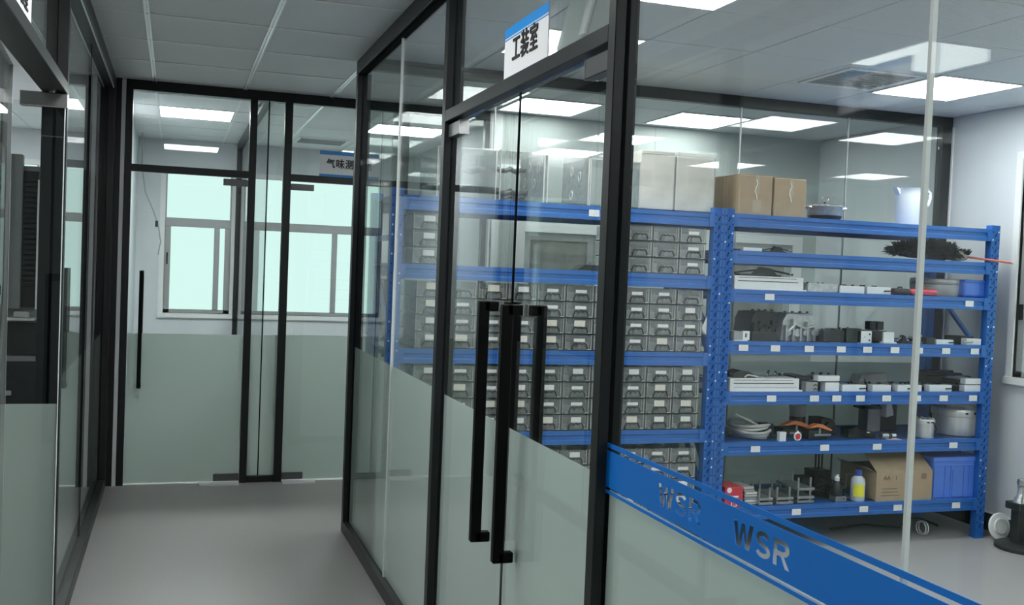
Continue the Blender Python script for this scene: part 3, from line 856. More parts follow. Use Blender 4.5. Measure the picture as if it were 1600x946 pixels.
def foil_box(label, px0, px1, hgt):
    y = 5.27; x0, x1 = wx(px0, y, 280), wx(px1, y, 280)
    t = thing('foil_box', label, 'box', (x0, y, ZTOP)); w_ = x1-x0
    B().box(0, w_, 0, 0.40, 0, hgt, bev=0.006, seg=2).build('box_body', 'foil', t)
    B().box(0.004, w_-0.004, -0.003, 0.40, hgt-0.016, hgt+0.004, bev=0.003).build('lid_fold', 'foil', t)
    bx('corner_seam', 'alu', t, w_-0.004, w_+0.001, -0.002, 0.004, 0.01, hgt-0.01)
foil_box('beige foil box next to the near dark post', 1000, 1054, 0.325)
foil_box('beige foil box with mottled face beside the cardboard cartons', 1056, 1117, 0.328)

def carton(label, x0, x1, y0, d, z, hgt, tape_mark):
    t = thing('carton', label, 'carton', (x0, y0, z)); w_ = x1-x0
    B().box(0, w_, 0, d, 0, hgt, bev=0.004).build('carton_body', 'carton', t)
    b = B(); b.box(0.002, w_-0.002, 0.004, d/2-0.002, hgt, hgt+0.004); b.box(0.002, w_-0.002, d/2+0.002, d-0.004, hgt, hgt+0.005)
    b.build('top_flap', 'carton', t)
    B().box(w_*0.46, w_*0.60, -0.001, 0.0, hgt*0.55, hgt, ).build('packing_tape', 'tape', t)
    if tape_mark:
        bx('packing_tape', 'tape', t, w_*0.40, w_*0.66, -0.0012, -0.0002, 0.02, 0.09)
    B().tube([(w_*(0.5+0.04*math.sin(k*1.7)), -0.002, hgt*(0.9-0.1*k)) for k in range(6)], 0.0022, n=5).build('tape_crease', 'seam', t)
    return t
carton('brown cardboard carton with crumpled tape beside the beige boxes', 3.095, wx(1207, 5.25, 300), 5.25, 0.42, ZTOP, 0.232, True)
carton('plain brown cardboard carton beside the steel pot', wx(1209, 5.25, 300)+0.004, wx(1260, 5.25, 300), 5.25, 0.40, ZTOP, 0.228, False)

# steel pot with ring-knob lid
px, py_ = wx(1289, 5.40, 320), 5.40
t = thing('cooking_pot', 'small steel pot with ring knob lid on the rack top', 'pot', (px, py_, ZTOP))
B().lathe([(0.075, 0), (0.093, 0.012), (0.103, 0.04), (0.106, 0.085), (0.109, 0.09)], n=32).build('pot_body', 'steel', t, smooth=True)
B().lathe([(0.0765, -0.0005), (0.0955, 0.0105), (0.1035, 0.032), (0.1025, 0.033)], n=32, capped=False).build('pot_base_band', 'steel_dark', t, smooth=True)
B().lathe([(0.111, 0.088), (0.111, 0.094), (0.07, 0.103), (0.0, 0.108)], n=32).build('lid', 'chrome', t, smooth=True)
B().tube([(0.0+0.022*math.cos(a), 0, 0.138+0.022*math.sin(a)) for a in [2*PI*k/16 for k in range(16)]], 0.004, n=6, cyc=True).build('ring_knob', 'chrome', t)
B().cyl((0, 0, 0.105), (0, 0, 0.118), 0.008, n=10).build('knob_stem', 'rubber', t)
for s in (-1, 1):
    B().tube([(s*0.107, -0.03, 0.078), (s*0.135, -0.028, 0.082), (s*0.155, -0.012, 0.094), (s*0.155, 0.012, 0.094), (s*0.135, 0.028, 0.082), (s*0.107, 0.03, 0.078)], 0.005, n=6).build('side_handle', 'chrome', t)

# white measuring jug
t = thing('measuring_jug', 'white translucent measuring jug with handle at the rack end', 'jug', (wx(1423, 5.45, 320), 5.45, ZTOP))
B().lathe([(0.085, 0), (0.088, 0.01), (0.096, 0.20), (0.102, 0.235), (0.108, 0.245), (0.104, 0.245), (0.093, 0.20), (0.084, 0.012), (0.0, 0.012)], n=36).build('jug_body', 'jug', t, smooth=True)
B().tube([(0.095, 0, 0.232), (0.125, 0, 0.236), (0.146, 0, 0.222), (0.148, 0, 0.19), (0.132, 0, 0.145), (0.108, 0, 0.125), (0.092, 0, 0.12)], [0.011, 0.011, 0.011, 0.010, 0.010, 0.010, 0.010], n=8).build('jug_handle', 'jug', t, smooth=True)
B().prism([(-0.10, 0.235), (-0.128, 0.247), (-0.10, 0.20)], 'y', -0.02, 0.02).build('pour_spout', 'jug', t)

# ================================================================== FIXTURES ON THE RIGHT RACK
FY = 5.225
def fx_root(name, label, cat, px0, lv, y=FY, py=None, group=None):
    py = py or (400, 455, 540, 615, 690, 795)[lv-1]
    return thing(name, label, cat, (wx(px0, y, py), y, RB[lv]), group=group), py
def knob(parent, x, y, z, r=0.008, h=0.014, m='rubber'):
    B().cyl((x, y, z), (x, y, z+h*0.5), r*0.45, n=8).cyl((x, y, z+h*0.5), (x, y, z+h), r, n=10).build('clamp_knob', m, parent)
def clamp_fixture(label, px0, px1, lv, hpx, depth=0.20, knobs=4, lever=False, m='fixwhite', back='steel_dark', z0=0.0, cat='fixture'):
    """a block on a dark base plate with rows of black clamping knobs"""
    t, py = fx_root('clamping_fixture', label, cat, px0, lv)
    w_ = wx(px1, FY, py)-wx(px0, FY, py); hgt = hpx*0.00366
    B().box(0, w_, 0, 0.05, z0, z0+hgt, bev=0.002).build('front_block', m, t)
    B().box(0.004, w_-0.004, 0.05, depth, z0, z0+hgt*0.55, bev=0.002).build('base_plate', back, t)
    B().box(w_*0.12, w_*0.88, 0.07, depth-0.02, z0+hgt*0.55, z0+hgt*0.85, bev=0.002).build('jig_plate', 'steel', t)
    for k in range(knobs):
        knob(t, w_*(0.12+0.76*k/max(1, knobs-1)), 0.09+0.03*(k % 2), z0+hgt*0.85)
    if lever:
        B().tube([(w_*0.70, -0.002, z0+hgt*0.45), (w_*0.95, -0.006, z0+hgt*0.5)], 0.004, n=6).build('lever', 'rubber', t)
    return t
def long_fixture(label, px0, px1, lv, hpx, extra):
    t, py = fx_root('slotted_fixture', label, 'fixture', px0, lv)
    w_ = wx(px1, FY, py)-wx(px0, FY, py); hgt = hpx*0.00366
    B().box(0, w_, 0, 0.16, 0.008, hgt, bev=0.002).build('rail_body', 'fixwhite', t)
    B().box(0, w_+0.022, -0.006, 0.17, 0, 0.009, bev=0.001).build('foot_plate', 'fixwhite', t)
    bx('slot', 'steel_dark', t, w_*0.05, w_*0.92, -0.0008, 0.002, hgt*0.60, hgt*0.66); bx('slot', 'steel_dark', t, w_*0.05, w_*0.90, -0.0008, 0.002, hgt*0.86, hgt*0.90)
    if extra: bx('slot', 'steel', t, w_*0.05, w_*0.97, -0.0008, 0.002, hgt*0.30, hgt*0.34)
    return t, w_, hgt
def toggle_clamp(label, px0, px1, lv, hpx, z0=0.0, y=FY+0.03, body='rubber', arm='rubber', cat='clamp'):
    t, py = fx_root('toggle_clamp', label, cat, px0, lv, y)
    w_ = wx(px1, y, py)-wx(px0, y, py); hgt = hpx*0.00366
    t.location.z += z0
    B().box(w_*0.05, w_*0.75, 0, 0.06, 0, hgt*0.2, bev=0.002).build('clamp_base', body, t)
    B().prism([(w_*0.30, hgt*0.2), (w_*0.70, hgt*0.2), (w_*0.62, hgt*0.85), (w_*0.42, hgt)], 'y', 0.015, 0.045).build('clamp_body', body, t)
    B().tube([(w_*0.5, 0.03, hgt*0.8), (w_*0.15, 0.03, hgt*0.45), (0, 0.03, hgt*0.3)], hgt*0.09, n=8).build('clamp_arm', arm, t)
    B().tube([(w_*0.55, 0.03, hgt*0.75), (w_*0.8, 0.03, hgt*0.5), (w_, 0.03, hgt*0.28)], hgt*0.11, n=8).build('clamp_lever', arm, t)
    knob(t, w_*0.95, 0.03, hgt*0.22, r=0.007, h=0.012, m='white')
    return t

# -- level 1
t, py = fx_root('flat_gauge', 'white flat bar lying under the top beam of the right rack', 'gauge', 1161, 1)
B().box(0, 0.125, 0, 0.03, 0, 0.020, bev=0.002).build('bar', 'fixwhite', t); B().box(-0.04, 0.15, 0.05, 0.2, 0, 0.012, bev=0.002).build('base_plate', 'steel_dark', t)
toggle_clamp('small black toggle clamp beside the white flat bar', 1195, 1240, 1, 10)
# feather duster
t = thing('feather_duster', 'black feather duster with coral rod poking past the rack end', 'duster', (wx(1497, 5.30, 400), 5.30, RB[1]))
rd = random.Random(4)
x_a = wx(1392, 5.30, 400)-wx(1497, 5.30, 400)
B().tube([(0.0, 0, 0.03), (x_a*0.3, 0, 0.05), (x_a*0.75, 0, 0.06), (x_a, 0, 0.045)], [0.02, 0.045, 0.05, 0.02], n=10).build('feather_core', 'feather', t)
b = B()
for k in range(900):
    u = 0.10+0.90*rd.random(); bxp = x_a*u*0.98; a = rd.uniform(-0.3, PI+0.3)
    R_ = (0.06+0.055*math.sin(PI*min(1, u*0.9+0.12)))*rd.uniform(0.75, 1.0)
    lean = rd.uniform(-0.05, 0.03)
    p0 = Vector((bxp, 0.02*math.cos(a), 0.035+0.02*math.sin(a))); p1 = p0+Vector((lean, R_*0.75*math.cos(a), R_*0.8*math.sin(a)))
    p1.z = max(p1.z, 0.004); mid = (p0+p1)/2+Vector((rd.uniform(-.01, .01), 0, 0.01))
    wv = Vector((0.012, 0.006, 0)) if abs(math.cos(a)) < 0.8 else Vector((0.012, 0, 0.006))
    v = [b.bm.verts.new(q) for q in (p0-wv*0.5, p0+wv*0.5, mid+wv, p1+wv*0.35, p1-wv*0.35, mid-wv)]
    b.bm.faces.new(v)
b.build('feathers', 'feather', t, kind='stuff')
B().tube([(-0.03, 0, 0.04), (0.01, -0.005, 0.035), (0.055, -0.012, 0.028)], [0.042, 0.034, 0.016], n=12).build('binding', 'tan', t)
b = B()
for k in range(40):
    a = rd.uniform(0, PI); q0 = Vector((rd.uniform(-0.02, 0.07), 0.02*math.cos(a), 0.045)); q1 = q0+Vector((rd.uniform(-.01, .03), 0.03*math.cos(a), 0.03*math.sin(a)+0.01))
    b.tube([q0, q1], [0.005, 0.002], n=4)
b.build('feather_tufts', 'feather', t, kind='stuff')
pe = at(1580, 411, 5.12)-Vector(t.location)
B().tube([(0.03, -0.008, 0.035), pe*0.5+Vector((0.015, 0, 0.018)), pe], 0.007, n=8).build('rod_handle', 'coral', t)
B().cyl(pe, pe+Vector((0.012, -0.004, -0.002)), 0.008, n=8).build('rod_tip', 'tan', t)

# -- level 2
t, w_, hg = long_fixture('long white slotted fixture under a black toggle clamp', 1147, 1255, 2, 22, False)
toggle_clamp('black toggle clamp standing on the upper long white fixture', 1150, 1242, 2, 15, z0=hg, y=FY+0.05)
clamp_fixture('grey clear block with black knobs beside the upper long fixture', 1262, 1309, 2, 14, 0.18, 4, m='castal')
clamp_fixture('white block with black knobs in the middle of the third shelf, nearer the grey block', 1312, 1351, 2, 12, 0.18, 5)
clamp_fixture('white block with black knobs beside the dark brown oval case', 1355, 1392, 2, 12, 0.18, 4, lever=True)
def oval_case(label, px0, px1, lv, m, hpx):
    t, py = fx_root('tool_case', label, 'case', px0, lv, 5.215); w_ = wx(px1, 5.215, py)-wx(px0, 5.215, py); h = hpx*0.00366
    B().box(0, w_, 0, 0.06, 0, h, bev=min(h*0.42, 0.018), seg=3).build('case_shell', m, t, smooth=True)
    bx('case_seam', 'rubber', t, 0.012, w_-0.012, -0.0006, 0.002, h*0.48, h*0.54)
    B().tube([(w_*0.35, 0.03, h-0.002), (w_*0.4, 0.03, h+0.008), (w_*0.6, 0.03, h+0.008), (w_*0.65, 0.03, h-0.002)], 0.004, n=6).build('case_grip', m, t)
oval_case('dark brown oval case lying before the grey tub', 1398, 1424, 2, 'brown', 11)
oval_case('rose red oval case lying before the grey tub', 1426, 1467, 2, 'rose', 11)
t = thing('round_tub', 'large grey round tub with rolled rim on the third shelf', 'tub', (wx(1462, 5.44, 455), 5.44, RB[2]))
B().lathe([(0.145, 0), (0.155, 0.012), (0.160, 0.06), (0.157, 0.085), (0.163, 0.09), (0.160, 0.108), (0.150, 0.112), (0.0, 0.105)], n=40).build('tub_body', 'greytub', t, smooth=True)
B().lathe([(0.1615, 0.074), (0.1655, 0.078), (0.1615, 0.082)], n=40, capped=False).build('rim_band', 'alu', t, smooth=True)
t = thing('plastic_basin', 'blue rounded plastic basin beside the grey tub', 'basin', (wx(1507, 5.24, 455), 5.24, RB[2])); w_ = wx(1546, 5.24, 455)-wx(1507, 5.24, 455)
B().box(0, w_-0.01, 0, 0.18, 0, 0.105, bev=0.022, seg=3).build('basin_body', 'bluetub', t, smooth=True)
B().box(-0.002, w_-0.006, -0.003, 0.185, 0.096, 0.112, bev=0.006, seg=2).build('basin_rim', 'bluetub', t, smooth=True)

# -- level 3
t, py = fx_root('angle_bracket', 'white bracket with a square window at the centre upright', 'bracket', 1146, 3)
B().box(0, 0.06, 0, 0.10, 0.008, 0.055, bev=0.002).build('block', 'fixgrey', t)
for a in ((0.06, 0.072, 0, 0.02, 0.008, 0.058), (0.088, 0.102, 0, 0.02, 0.008, 0.058), (0.072, 0.088, 0, 0.02, 0.008, 0.02), (0.072, 0.088, 0, 0.02, 0.044, 0.058)): pass
b = B()
for a in ((0.06, 0.074, 0, 0.02, 0.006, 0.058), (0.090, 0.104, 0, 0.02, 0.006, 0.058), (0.074, 0.090, 0, 0.02, 0.006, 0.02), (0.074, 0.090, 0, 0.02, 0.046, 0.058)): b.box(*a)
b.build('window_plate', 'fixwhite', t); bx('foot_plate', 'fixwhite', t, 0, 0.09, -0.004, 0.1, 0, 0.006)
clamp_fixture('low dark fixture between the white bracket and the engine block', 1174, 1215, 3, 15, 0.15, 3, m='steel_dark')
def engine(label, name, m, px0, px1, hpx, y, seed, cat):
    t, py = fx_root(name, label, cat, px0, 3, y); w_ = wx(px1, y, py)-wx(px0, y, py); h = hpx*0.0037; r = random.Random(seed); D_ = 0.22
    b = B(); b.prism([(0, 0), (w_, 0), (w_*0.98, h*0.45), (w_*0.86, h*0.62), (w_*0.82, h*0.9), (w_*0.14, h*0.95), (w_*0.05, h*0.7)], 'y', 0.03, D_)
    b.build('casting', m, t)
    b = B()
    for k in range(5): b.box(w_*(0.06+0.18*k), w_*(0.06+0.18*k)+0.012, 0.0, 0.03, 0.0, h*(0.5+0.28*r.random()), bev=0.002)
    b.build('rib', m, t)
    b = B()
    for k in range(4):
        x = w_*(0.15+0.22*k); b.cyl((x, 0.03, h*0.3), (x, 0.008, h*0.3), 0.018+0.006*r.random(), n=14)
    b.build('boss', m, t)
    b = B(); b.tube([(w_*0.1, 0.015, h*0.25), (w_*0.3, 0.005, h*0.6), (w_*0.55, 0.008, h*0.45), (w_*0.8, 0.012, h*0.55), (w_*0.95, 0.015, h*0.15)], 0.010, n=8); b.build('pipe', m, t, smooth=True)
    B().box(w_*0.18, w_*0.8, 0.05, D_-0.03, h*0.92, h*0.97, bev=0.002).build('flange', m, t)
    for k in range(4): knob(t, w_*(0.2+0.19*k), 0.08, h*0.95, 0.009, 0.016, 'steel_dark')
    return t
engine('dark green grey engine block beside the silver casting', 'engine_block', 'iron', 1174, 1226, 47, 5.36, 3, 'engine')
engine('silver aluminium engine casting on the fourth shelf', 'engine_casting', 'castal', 1223, 1285, 46, 5.28, 8, 'engine')
clamp_fixture('low dark fixture with black knobs beside the silver engine casting', 1286, 1318, 3, 20, 0.22, 3, m='steel_dark')
t, py = fx_root('flat_plates', 'stack of thin silver plates before the dark fixtures', 'plates', 1296, 3)
for k in range(3): B().box(0.004*k, 0.085, 0.002*k, 0.12, 0.009*k, 0.009*k+0.007, bev=0.001).build('plate', 'steel', t)
clamp_fixture('dark grey square fixture behind the white drilled plate', 1322, 1345, 3, 24, 0.26, 2, m='iron')
t, py = fx_root('drilled_plate', 'white square plate with five dark holes', 'plate', 1339, 3)
B().box(0, 0.103, 0, 0.012, 0, 0.074, bev=0.001).build('plate', 'fixwhite', t)
for (x, z) in ((0.015, 0.055), (0.088, 0.055), (0.015, 0.018), (0.088, 0.018), (0.052, 0.037)):
    B().cyl((x, 0.002, z), (x, -0.0008, z), 0.006 if x != 0.052 else 0.003, n=10).build('hole', 'rubber', t)
bx('stand', 'steel_dark', t, 0.02, 0.09, 0.012, 0.12, 0, 0.04)
t, py = fx_root('knob_stand', 'pair of square black knobs on a dark stand', 'stand', 1360, 3, 5.33)
B().box(0.0, 0.115, 0, 0.12, 0, 0.07, bev=0.002).build('stand', 'brown', t)
for x in (0.002, 0.062): B().box(x, x+0.048, 0.02, 0.07, 0.075, 0.128, bev=0.004).build('square_knob', 'rubber', t); 
for x in (0.02, 0.08): bx('neck', 'steel', t, x, x+0.012, 0.035, 0.047, 0.07, 0.076)
t, py = fx_root('angle_bracket', 'white upright angle bracket beside the pair of square black knobs', 'bracket', 1385, 3)
B().prism([(0, 0), (0.078, 0), (0.078, 0.068), (0.0, 0.068)], 'y', 0.03, 0.042).build('upright_plate', 'fixwhite', t); B().box(-0.02, 0.075, 0, 0.042, 0, 0.010, bev=0.001).build('foot_plate', 'fixwhite', t)
toggle_clamp('small dark toggle clamp between the white bracket and the glass seam', 1406, 1424, 3, 14, body='steel_dark', arm='steel')
toggle_clamp('bright steel toggle clamp just beyond the glass seam', 1430, 1450, 3, 17, body='steel', arm='chrome')
clamp_fixture('dark flat fixture with a white front block and black slot', 1463, 1490, 3, 8, 0.25, 4, lever=True)
clamp_fixture('low dark fixture behind the white slotted front block', 1447, 1461, 3, 12, 0.2, 2, m='steel_dark')
t, py = fx_root('rod_block', 'white block with a thin steel rod at the rack end', 'fixture', 1510, 3)
B().box(0, 0.115, 0, 0.05, 0, 0.040, bev=0.002).build('block', 'fixwhite', t); B().tube([(0.045, -0.006, 0.020), (-0.01, -0.006, 0.018), (-0.03, -0.006, 0.016)], 0.0045, n=8).build('rod', 'steel', t)
B().box(0.0, 0.1, 0.05, 0.2, 0, 0.05, bev=0.002).build('base_plate', 'steel_dark', t)

# -- level 4
t, w_, hg = long_fixture('long pale slotted fixture under a black rubber pad', 1140, 1248, 4, 21, True)
t = thing('rubber_pad', 'crumpled black rubber pad on the lower long fixture', 'pad', (wx(1144, 5.26, 590), 5.26, RB[4]+hg))
B().prism([(0, 0.0), (0.01, 0.028), (0.06, 0.044), (0.11, 0.036), (0.155, 0.014), (0.16, 0)], 'y', 0, 0.10).build('pad', 'rubber', t, smooth=False); B().tube([(0.08, -0.004, 0.004), (0.10, -0.006, 0.018), (0.14, -0.004, 0.012), (0.17, -0.002, 0.004)], 0.005, n=6).build('wire_end', 'hose', t)
t = thing('knob_cluster', 'cluster of small black and steel knobs on the lower long fixture', 'knobs', (wx(1199, 5.27, 590), 5.27, RB[4]+hg))
B().box(0, 0.12, 0, 0.07, 0, 0.008, bev=0.001).build('plate', 'steel', t)
for k in range(7): knob(t, 0.01+0.017*k, 0.02+0.02*(k % 3), 0.008, 0.007, 0.018+0.016*((k*37) % 5)/5, 'rubber' if k % 3 else 'chrome')
t, py = fx_root('hook_block', 'grey block with two dark hooks beside the lower long fixture', 'fixture', 1259, 4)
B().box(0, 0.082, 0, 0.05, 0, 0.055, bev=0.002).build('front_block', 'fixgrey', t); B().box(-0.04, 0.06, 0.05, 0.25, 0, 0.085, bev=0.003).build('rear_block', 'steel_dark', t)
for z in (0.018, 0.042): B().tube([(0.05, -0.003, z-0.006), (0.062, -0.006, z+0.002), (0.074, -0.003, z-0.005)], 0.003, n=6).build('hook', 'rubber', t)
clamp_fixture('white cube fixture carrying a second white clamp', 1289, 1311, 4, 15, 0.2, 0)
t = clamp_fixture('white clamp block with dark knobs, raised on the cube fixture', 1277, 1311, 4, 9, 0.16, 5, z0=0.0); t.location.z += 0.062
for (a, b_, k, lv_, lab) in ((1316, 1353, 4, True, 'white front fixture with knobs just right of the white cube fixture'), (1363, 1392, 3, False, 'white front fixture with a pin, left of the glass seam'),
                             (1402, 1424, 3, True, 'narrow white front fixture directly behind the glass seam'), (1427, 1440, 2, False, 'short white fixture just right of the glass seam, fifth shelf'),
                             (1452, 1487, 4, True, 'wide white front fixture right of the glass seam'), (1507, 1534, 2, False, 'white front fixture at the rack end, lower of two')):
    clamp_fixture(lab, a, b_, 4, 11, 0.24, k, lever=lv_)
t = clamp_fixture('white front fixture at the rack end, upper of two', 1508, 1534, 4, 10, 0.22, 0); t.location.z += 0.046
t = clamp_fixture('grey raised fixture with knobs behind the seam on the fifth shelf', 1394, 1422, 4, 13, 0.12, 4, m='fixgrey'); t.location += Vector((0, 0.26, 0)); t.location.z += 0.0
t = thing('flat_rails', 'dark flat rails lying behind the white front fixtures', 'rails', (wx(1448, 5.5, 590), 5.50, RB[4]))
for k in range(3): B().box(0.02*k, 0.36-0.02*k, 0.06*k, 0.06*k+0.05, 0, 0.07+0.012*k, bev=0.002).build('rail', 'steel_dark', t)
t = thing('flat_rails', 'grey slanted sheet lying behind the fixture with a pin', 'rails', (wx(1340, 5.5, 590), 5.5, RB[4]))
B().prism([(0, 0.0), (0.22, 0.0), (0.22, 0.085), (0.03, 0.07)], 'y', 0, 0.10).build('sheet', 'fixgrey', t)

# -- level 5
t = thing('hose_coil', 'coil of pale hose on the sixth shelf by the centre upright', 'hose', (wx(1168, 5.42, 690), 5.42, RB[5]))
rd = random.Random(2)
for k in range(5):
    r_ = 0.105+0.010*(k % 3)
    B().tube([((r_+0.006*math.sin(3*a+k))*math.cos(a), (r_*1.1)*math.sin(a), 0.010+0.017*k+0.006*math.sin(a*2+k)) for a in [2*PI*j/28 for j in range(28)]], 0.0095, n=7, cyc=True).build('loop', 'hose' if k % 2 else 'greytub', t, smooth=True)
for k in range(4):
    B().tube([(-0.11+0.02*k, -0.03, 0.14-0.012*k), (-0.02+0.02*k, -0.06, 0.10-0.012*k), (0.05+0.012*k, -0.05, 0.055)], 0.010, n=7).build('loose_end', 'greytub' if k % 2 else 'hose', t, smooth=True)
t, py = fx_root('plug_adapter', 'black plug adapter behind the small white card box', 'adapter', 1193, 5, 5.34)
B().box(0, 0.07, 0, 0.08, 0, 0.085, bev=0.006).build('adapter_body', 'rubber', t); B().tube([(0.07, 0.03, 0.02), (0.10, 0.0, 0.012), (0.12, -0.03, 0.010)], 0.006, n=6).build('lead', 'wirem', t)
t, py = fx_root('card_box', 'small white upright card box before the orange clamps', 'box', 1218, 5)
B().box(0, 0.044, 0, 0.03, 0, 0.053, bev=0.001).build('box_body', 'fixwhite', t); bx('box_lid', 'fixwhite', t, -0.001, 0.045, -0.001, 0.031, 0.046, 0.0545)
t, py = fx_root('hand_wheel', 'small red ring knob with white rim before the orange clamps', 'knob', 1246, 5)
B().tube([(0.022*math.cos(a), 0, 0.028+0.022*math.sin(a)) for a in [2*PI*k/18 for k in range(18)]], 0.005, n=6, cyc=True).build('rim', 'white', t)
B().cyl((0, 0.006, 0.028), (0, -0.004, 0.028), 0.017, n=16).build('disc', 'red', t); B().prism([(-0.010, 0.048), (0.010, 0.048), (0, 0.064)], 'y', -0.003, 0.004).build('pointer', 'white', t)
def orange_clamp(label, px0, px1, y, top):
    t, py = fx_root('orange_clamp', label, 'clamp', px0, 5, y); w_ = wx(px1, y, py)-wx(px0, y, py)
    B().box(0, w_*0.8, 0, 0.10, 0, 0.055, bev=0.003).build('clamp_base', 'steel_dark', t)
    B().box(w_*0.2, w_*0.9, -0.012, 0.05, 0.02, 0.034, bev=0.002).build('jaw', 'steel', t)
    B().prism([(0, top*0.72), (w_*0.35, top), (w_*0.6, top*0.96), (w_, top*0.60), (w_*0.95, top*0.52), (w_*0.4, top*0.80)], 'y', 0.0, 0.045).build('lever', 'orange', t)
    B().cyl((w_*0.45, 0.0, 0.03), (w_*0.45, 0.0, top*0.72), 0.007, n=8).build('spindle', 'steel', t)
    return t
orange_clamp('orange lever clamp on a dark base under the grey cup', 1222, 1270, 5.36, 0.098)
orange_clamp('bright orange lever clamp beside the black shrouded motor', 1263, 1300, 5.28, 0.092)
t, py = fx_root('grey_cup', 'grey translucent cup standing behind the orange clamps', 'cup', 1244, 5, 5.56)
B().lathe([(0.048, 0.10), (0.055, 0.172), (0.052, 0.172), (0.045, 0.105)], n=24, capped=False).build('cup_wall', 'greytub', t, smooth=True); B().lathe([(0.05, 0), (0.05, 0.10), (0.0, 0.10)], n=20).build('cup_stand', 'brown', t)
t, py = fx_root('shrouded_motor', 'black shrouded motor behind the bright orange clamp', 'motor', 1282, 5, 5.42)
B().prism([(0, 0), (0.11, 0), (0.10, 0.08), (0.075, 0.10), (0.0, 0.10)], 'y', 0, 0.14).build('shroud', 'rubber', t); B().cyl((0.05, 0, 0.05), (0.05, -0.015, 0.05), 0.03, n=16).build('end_cap', 'steel_dark', t)
t, py = fx_root('black_bracket', 'black angled bracket left of the small chrome valve', 'bracket', 1325, 5, 5.30)
B().prism([(0, 0), (0.20, 0), (0.19, 0.035), (0.05, 0.058), (0.0, 0.055)], 'y', 0, 0.08).build('bracket_body', 'rubber', t); bx('tag', 'white', t, 0.135, 0.155, -0.002, 0.0, 0.03, 0.037)
t, py = fx_root('column_stand', 'grey machined column stand with a slanted white guard', 'stand', 1354, 5, 5.52)
B().box(0.0, 0.10, 0, 0.10, 0, 0.16, bev=0.003).build('column', 'fixgrey', t); B().box(-0.035, 0.10, -0.01, 0.11, 0.145, 0.158, bev=0.002).build('cap_plate', 'iron', t)
B().prism([(0.115, 0.23), (0.145, 0.23), (0.175, 0.11), (0.118, 0.095)], 'y', -0.03, 0.03).build('guard', 'fixwhite', t); B().box(0.105, 0.25, 0.03, 0.12, 0, 0.24, bev=0.004).build('housing', 'steel_dark', t)
t, py = fx_root('chrome_valve', 'small chrome valve with black collar lying beside the bracket', 'valve', 1376, 5, 5.25)
B().cyl((0, 0, 0.020), (0.045, 0, 0.020), 0.020, n=16).build('valve_body', 'chrome', t); B().cyl((0.045, 0, 0.020), (0.07, 0, 0.020), 0.019, n=16).build('collar', 'rubber', t); B().cyl((0.07, 0, 0.022), (0.108, 0, 0.022), 0.009, n=12).build('stem', 'white', t)
t, py = fx_root('paper_slip', 'red edged paper slip lying behind the glass seam', 'paper', 1388, 5, 5.215)
B().box(0, 0.10, 0, 0.06, 0, 0.002).build('slip', 'paper', t); B().box(0.0, 0.10, -0.0005, 0.006, 0.002, 0.003).build('edge', 'red', t)
def alum_pot(label, pc, yc, r, h, wall, name='pressure_pot'):
    t = thing(name, label, 'pot', (wx(pc, yc, 690), yc, RB[5]))
    B().lathe([(r*0.97, 0), (r, 0.006), (r, h*0.68)], n=40).build('pot_body', 'potal', t, smooth=True)
    B().lathe([(r*1.05, h*0.66), (r*1.07, h*0.68), (r*1.07, h*0.88), (r*1.03, h*0.93), (r*0.6, h*0.97), (0, h*0.98)], n=40).build('lid', 'potal', t, smooth=True)
    for k in range(6):
        a = 2*PI*k/6+0.25
        B().cyl((r*0.8*math.cos(a), r*0.8*math.sin(a), h*0.93), (r*0.8*math.cos(a), r*0.8*math.sin(a), h*1.0), 0.008, n=8).build('lid_bolt', 'steel', t)
    for a in (-1.85, -1.45):
        bx('slot', 'rubber', t, r*1.06*math.cos(a)-0.010, r*1.06*math.cos(a)+0.010, r*1.075*math.sin(a)-0.001, r*1.06*math.sin(a)+0.004, h*0.77, h*0.83)
    return t
alum_pot('large round aluminium pot with wide lid band at the rack end', 1491, 5.42, 0.142, 0.185, 0)
t = alum_pot('small aluminium pot with a side clip beside the large pot', 1443, 5.30, 0.058, 0.125, 0)
B().tube([(0.02, -0.06, 0.10), (0.035, -0.068, 0.06), (0.02, -0.066, 0.02), (0.045, -0.05, 0.015)], 0.004, n=6).build('side_clip', 'steel_dark', t)

# -- level 6
t = thing('red_box', 'red printed box by the centre upright on the lowest shelf', 'box', (wx(1133, 5.215, 770), 5.215, RB[6])); w_ = wx(1161, 5.215, 770)-wx(1133, 5.215, 770)
B().box(0, w_, 0, 0.16, 0, 0.12, bev=0.002).build('box_body', 'red', t); 
B().cyl((0.028, 0.001, 0.102), (0.028, -0.0012, 0.102), 0.016, n=18).build('round_logo', 'white', t)
link('lettering', text_mesh('1.5', 0.040, (1, 0, 0), (0, 0, 1), (0, -1, 0), (w_*0.5, -0.001, 0.018), 0.0006, 0.001), t).data.materials[0] = MT['white']
bx('print_band', 'white', t, w_*0.35, w_*0.75, -0.001, 0, 0.058, 0.068)
for k in range(7):
    t = thing('paper_pad', 'grey paper pad in the slumped stack beside the red box, %s from bottom' % ORD[k], 'pad', (wx(1164, 5.26, 770)+0.004*math.sin(k*2.1)-0.004*max(0, k-4), 5.26, RB[6]+0.0155*k), group='paper pads beside the red box')
    B().box(0, 0.105-0.006*k, 0, 0.16, 0.0015, 0.014, bev=0.002).build('pad', ('greytub', 'paper', 'fixgrey')[k % 3], t); bx('spine', 'rubber', t, -0.002, 0.0, 0.01, 0.15, 0.002, 0.013)
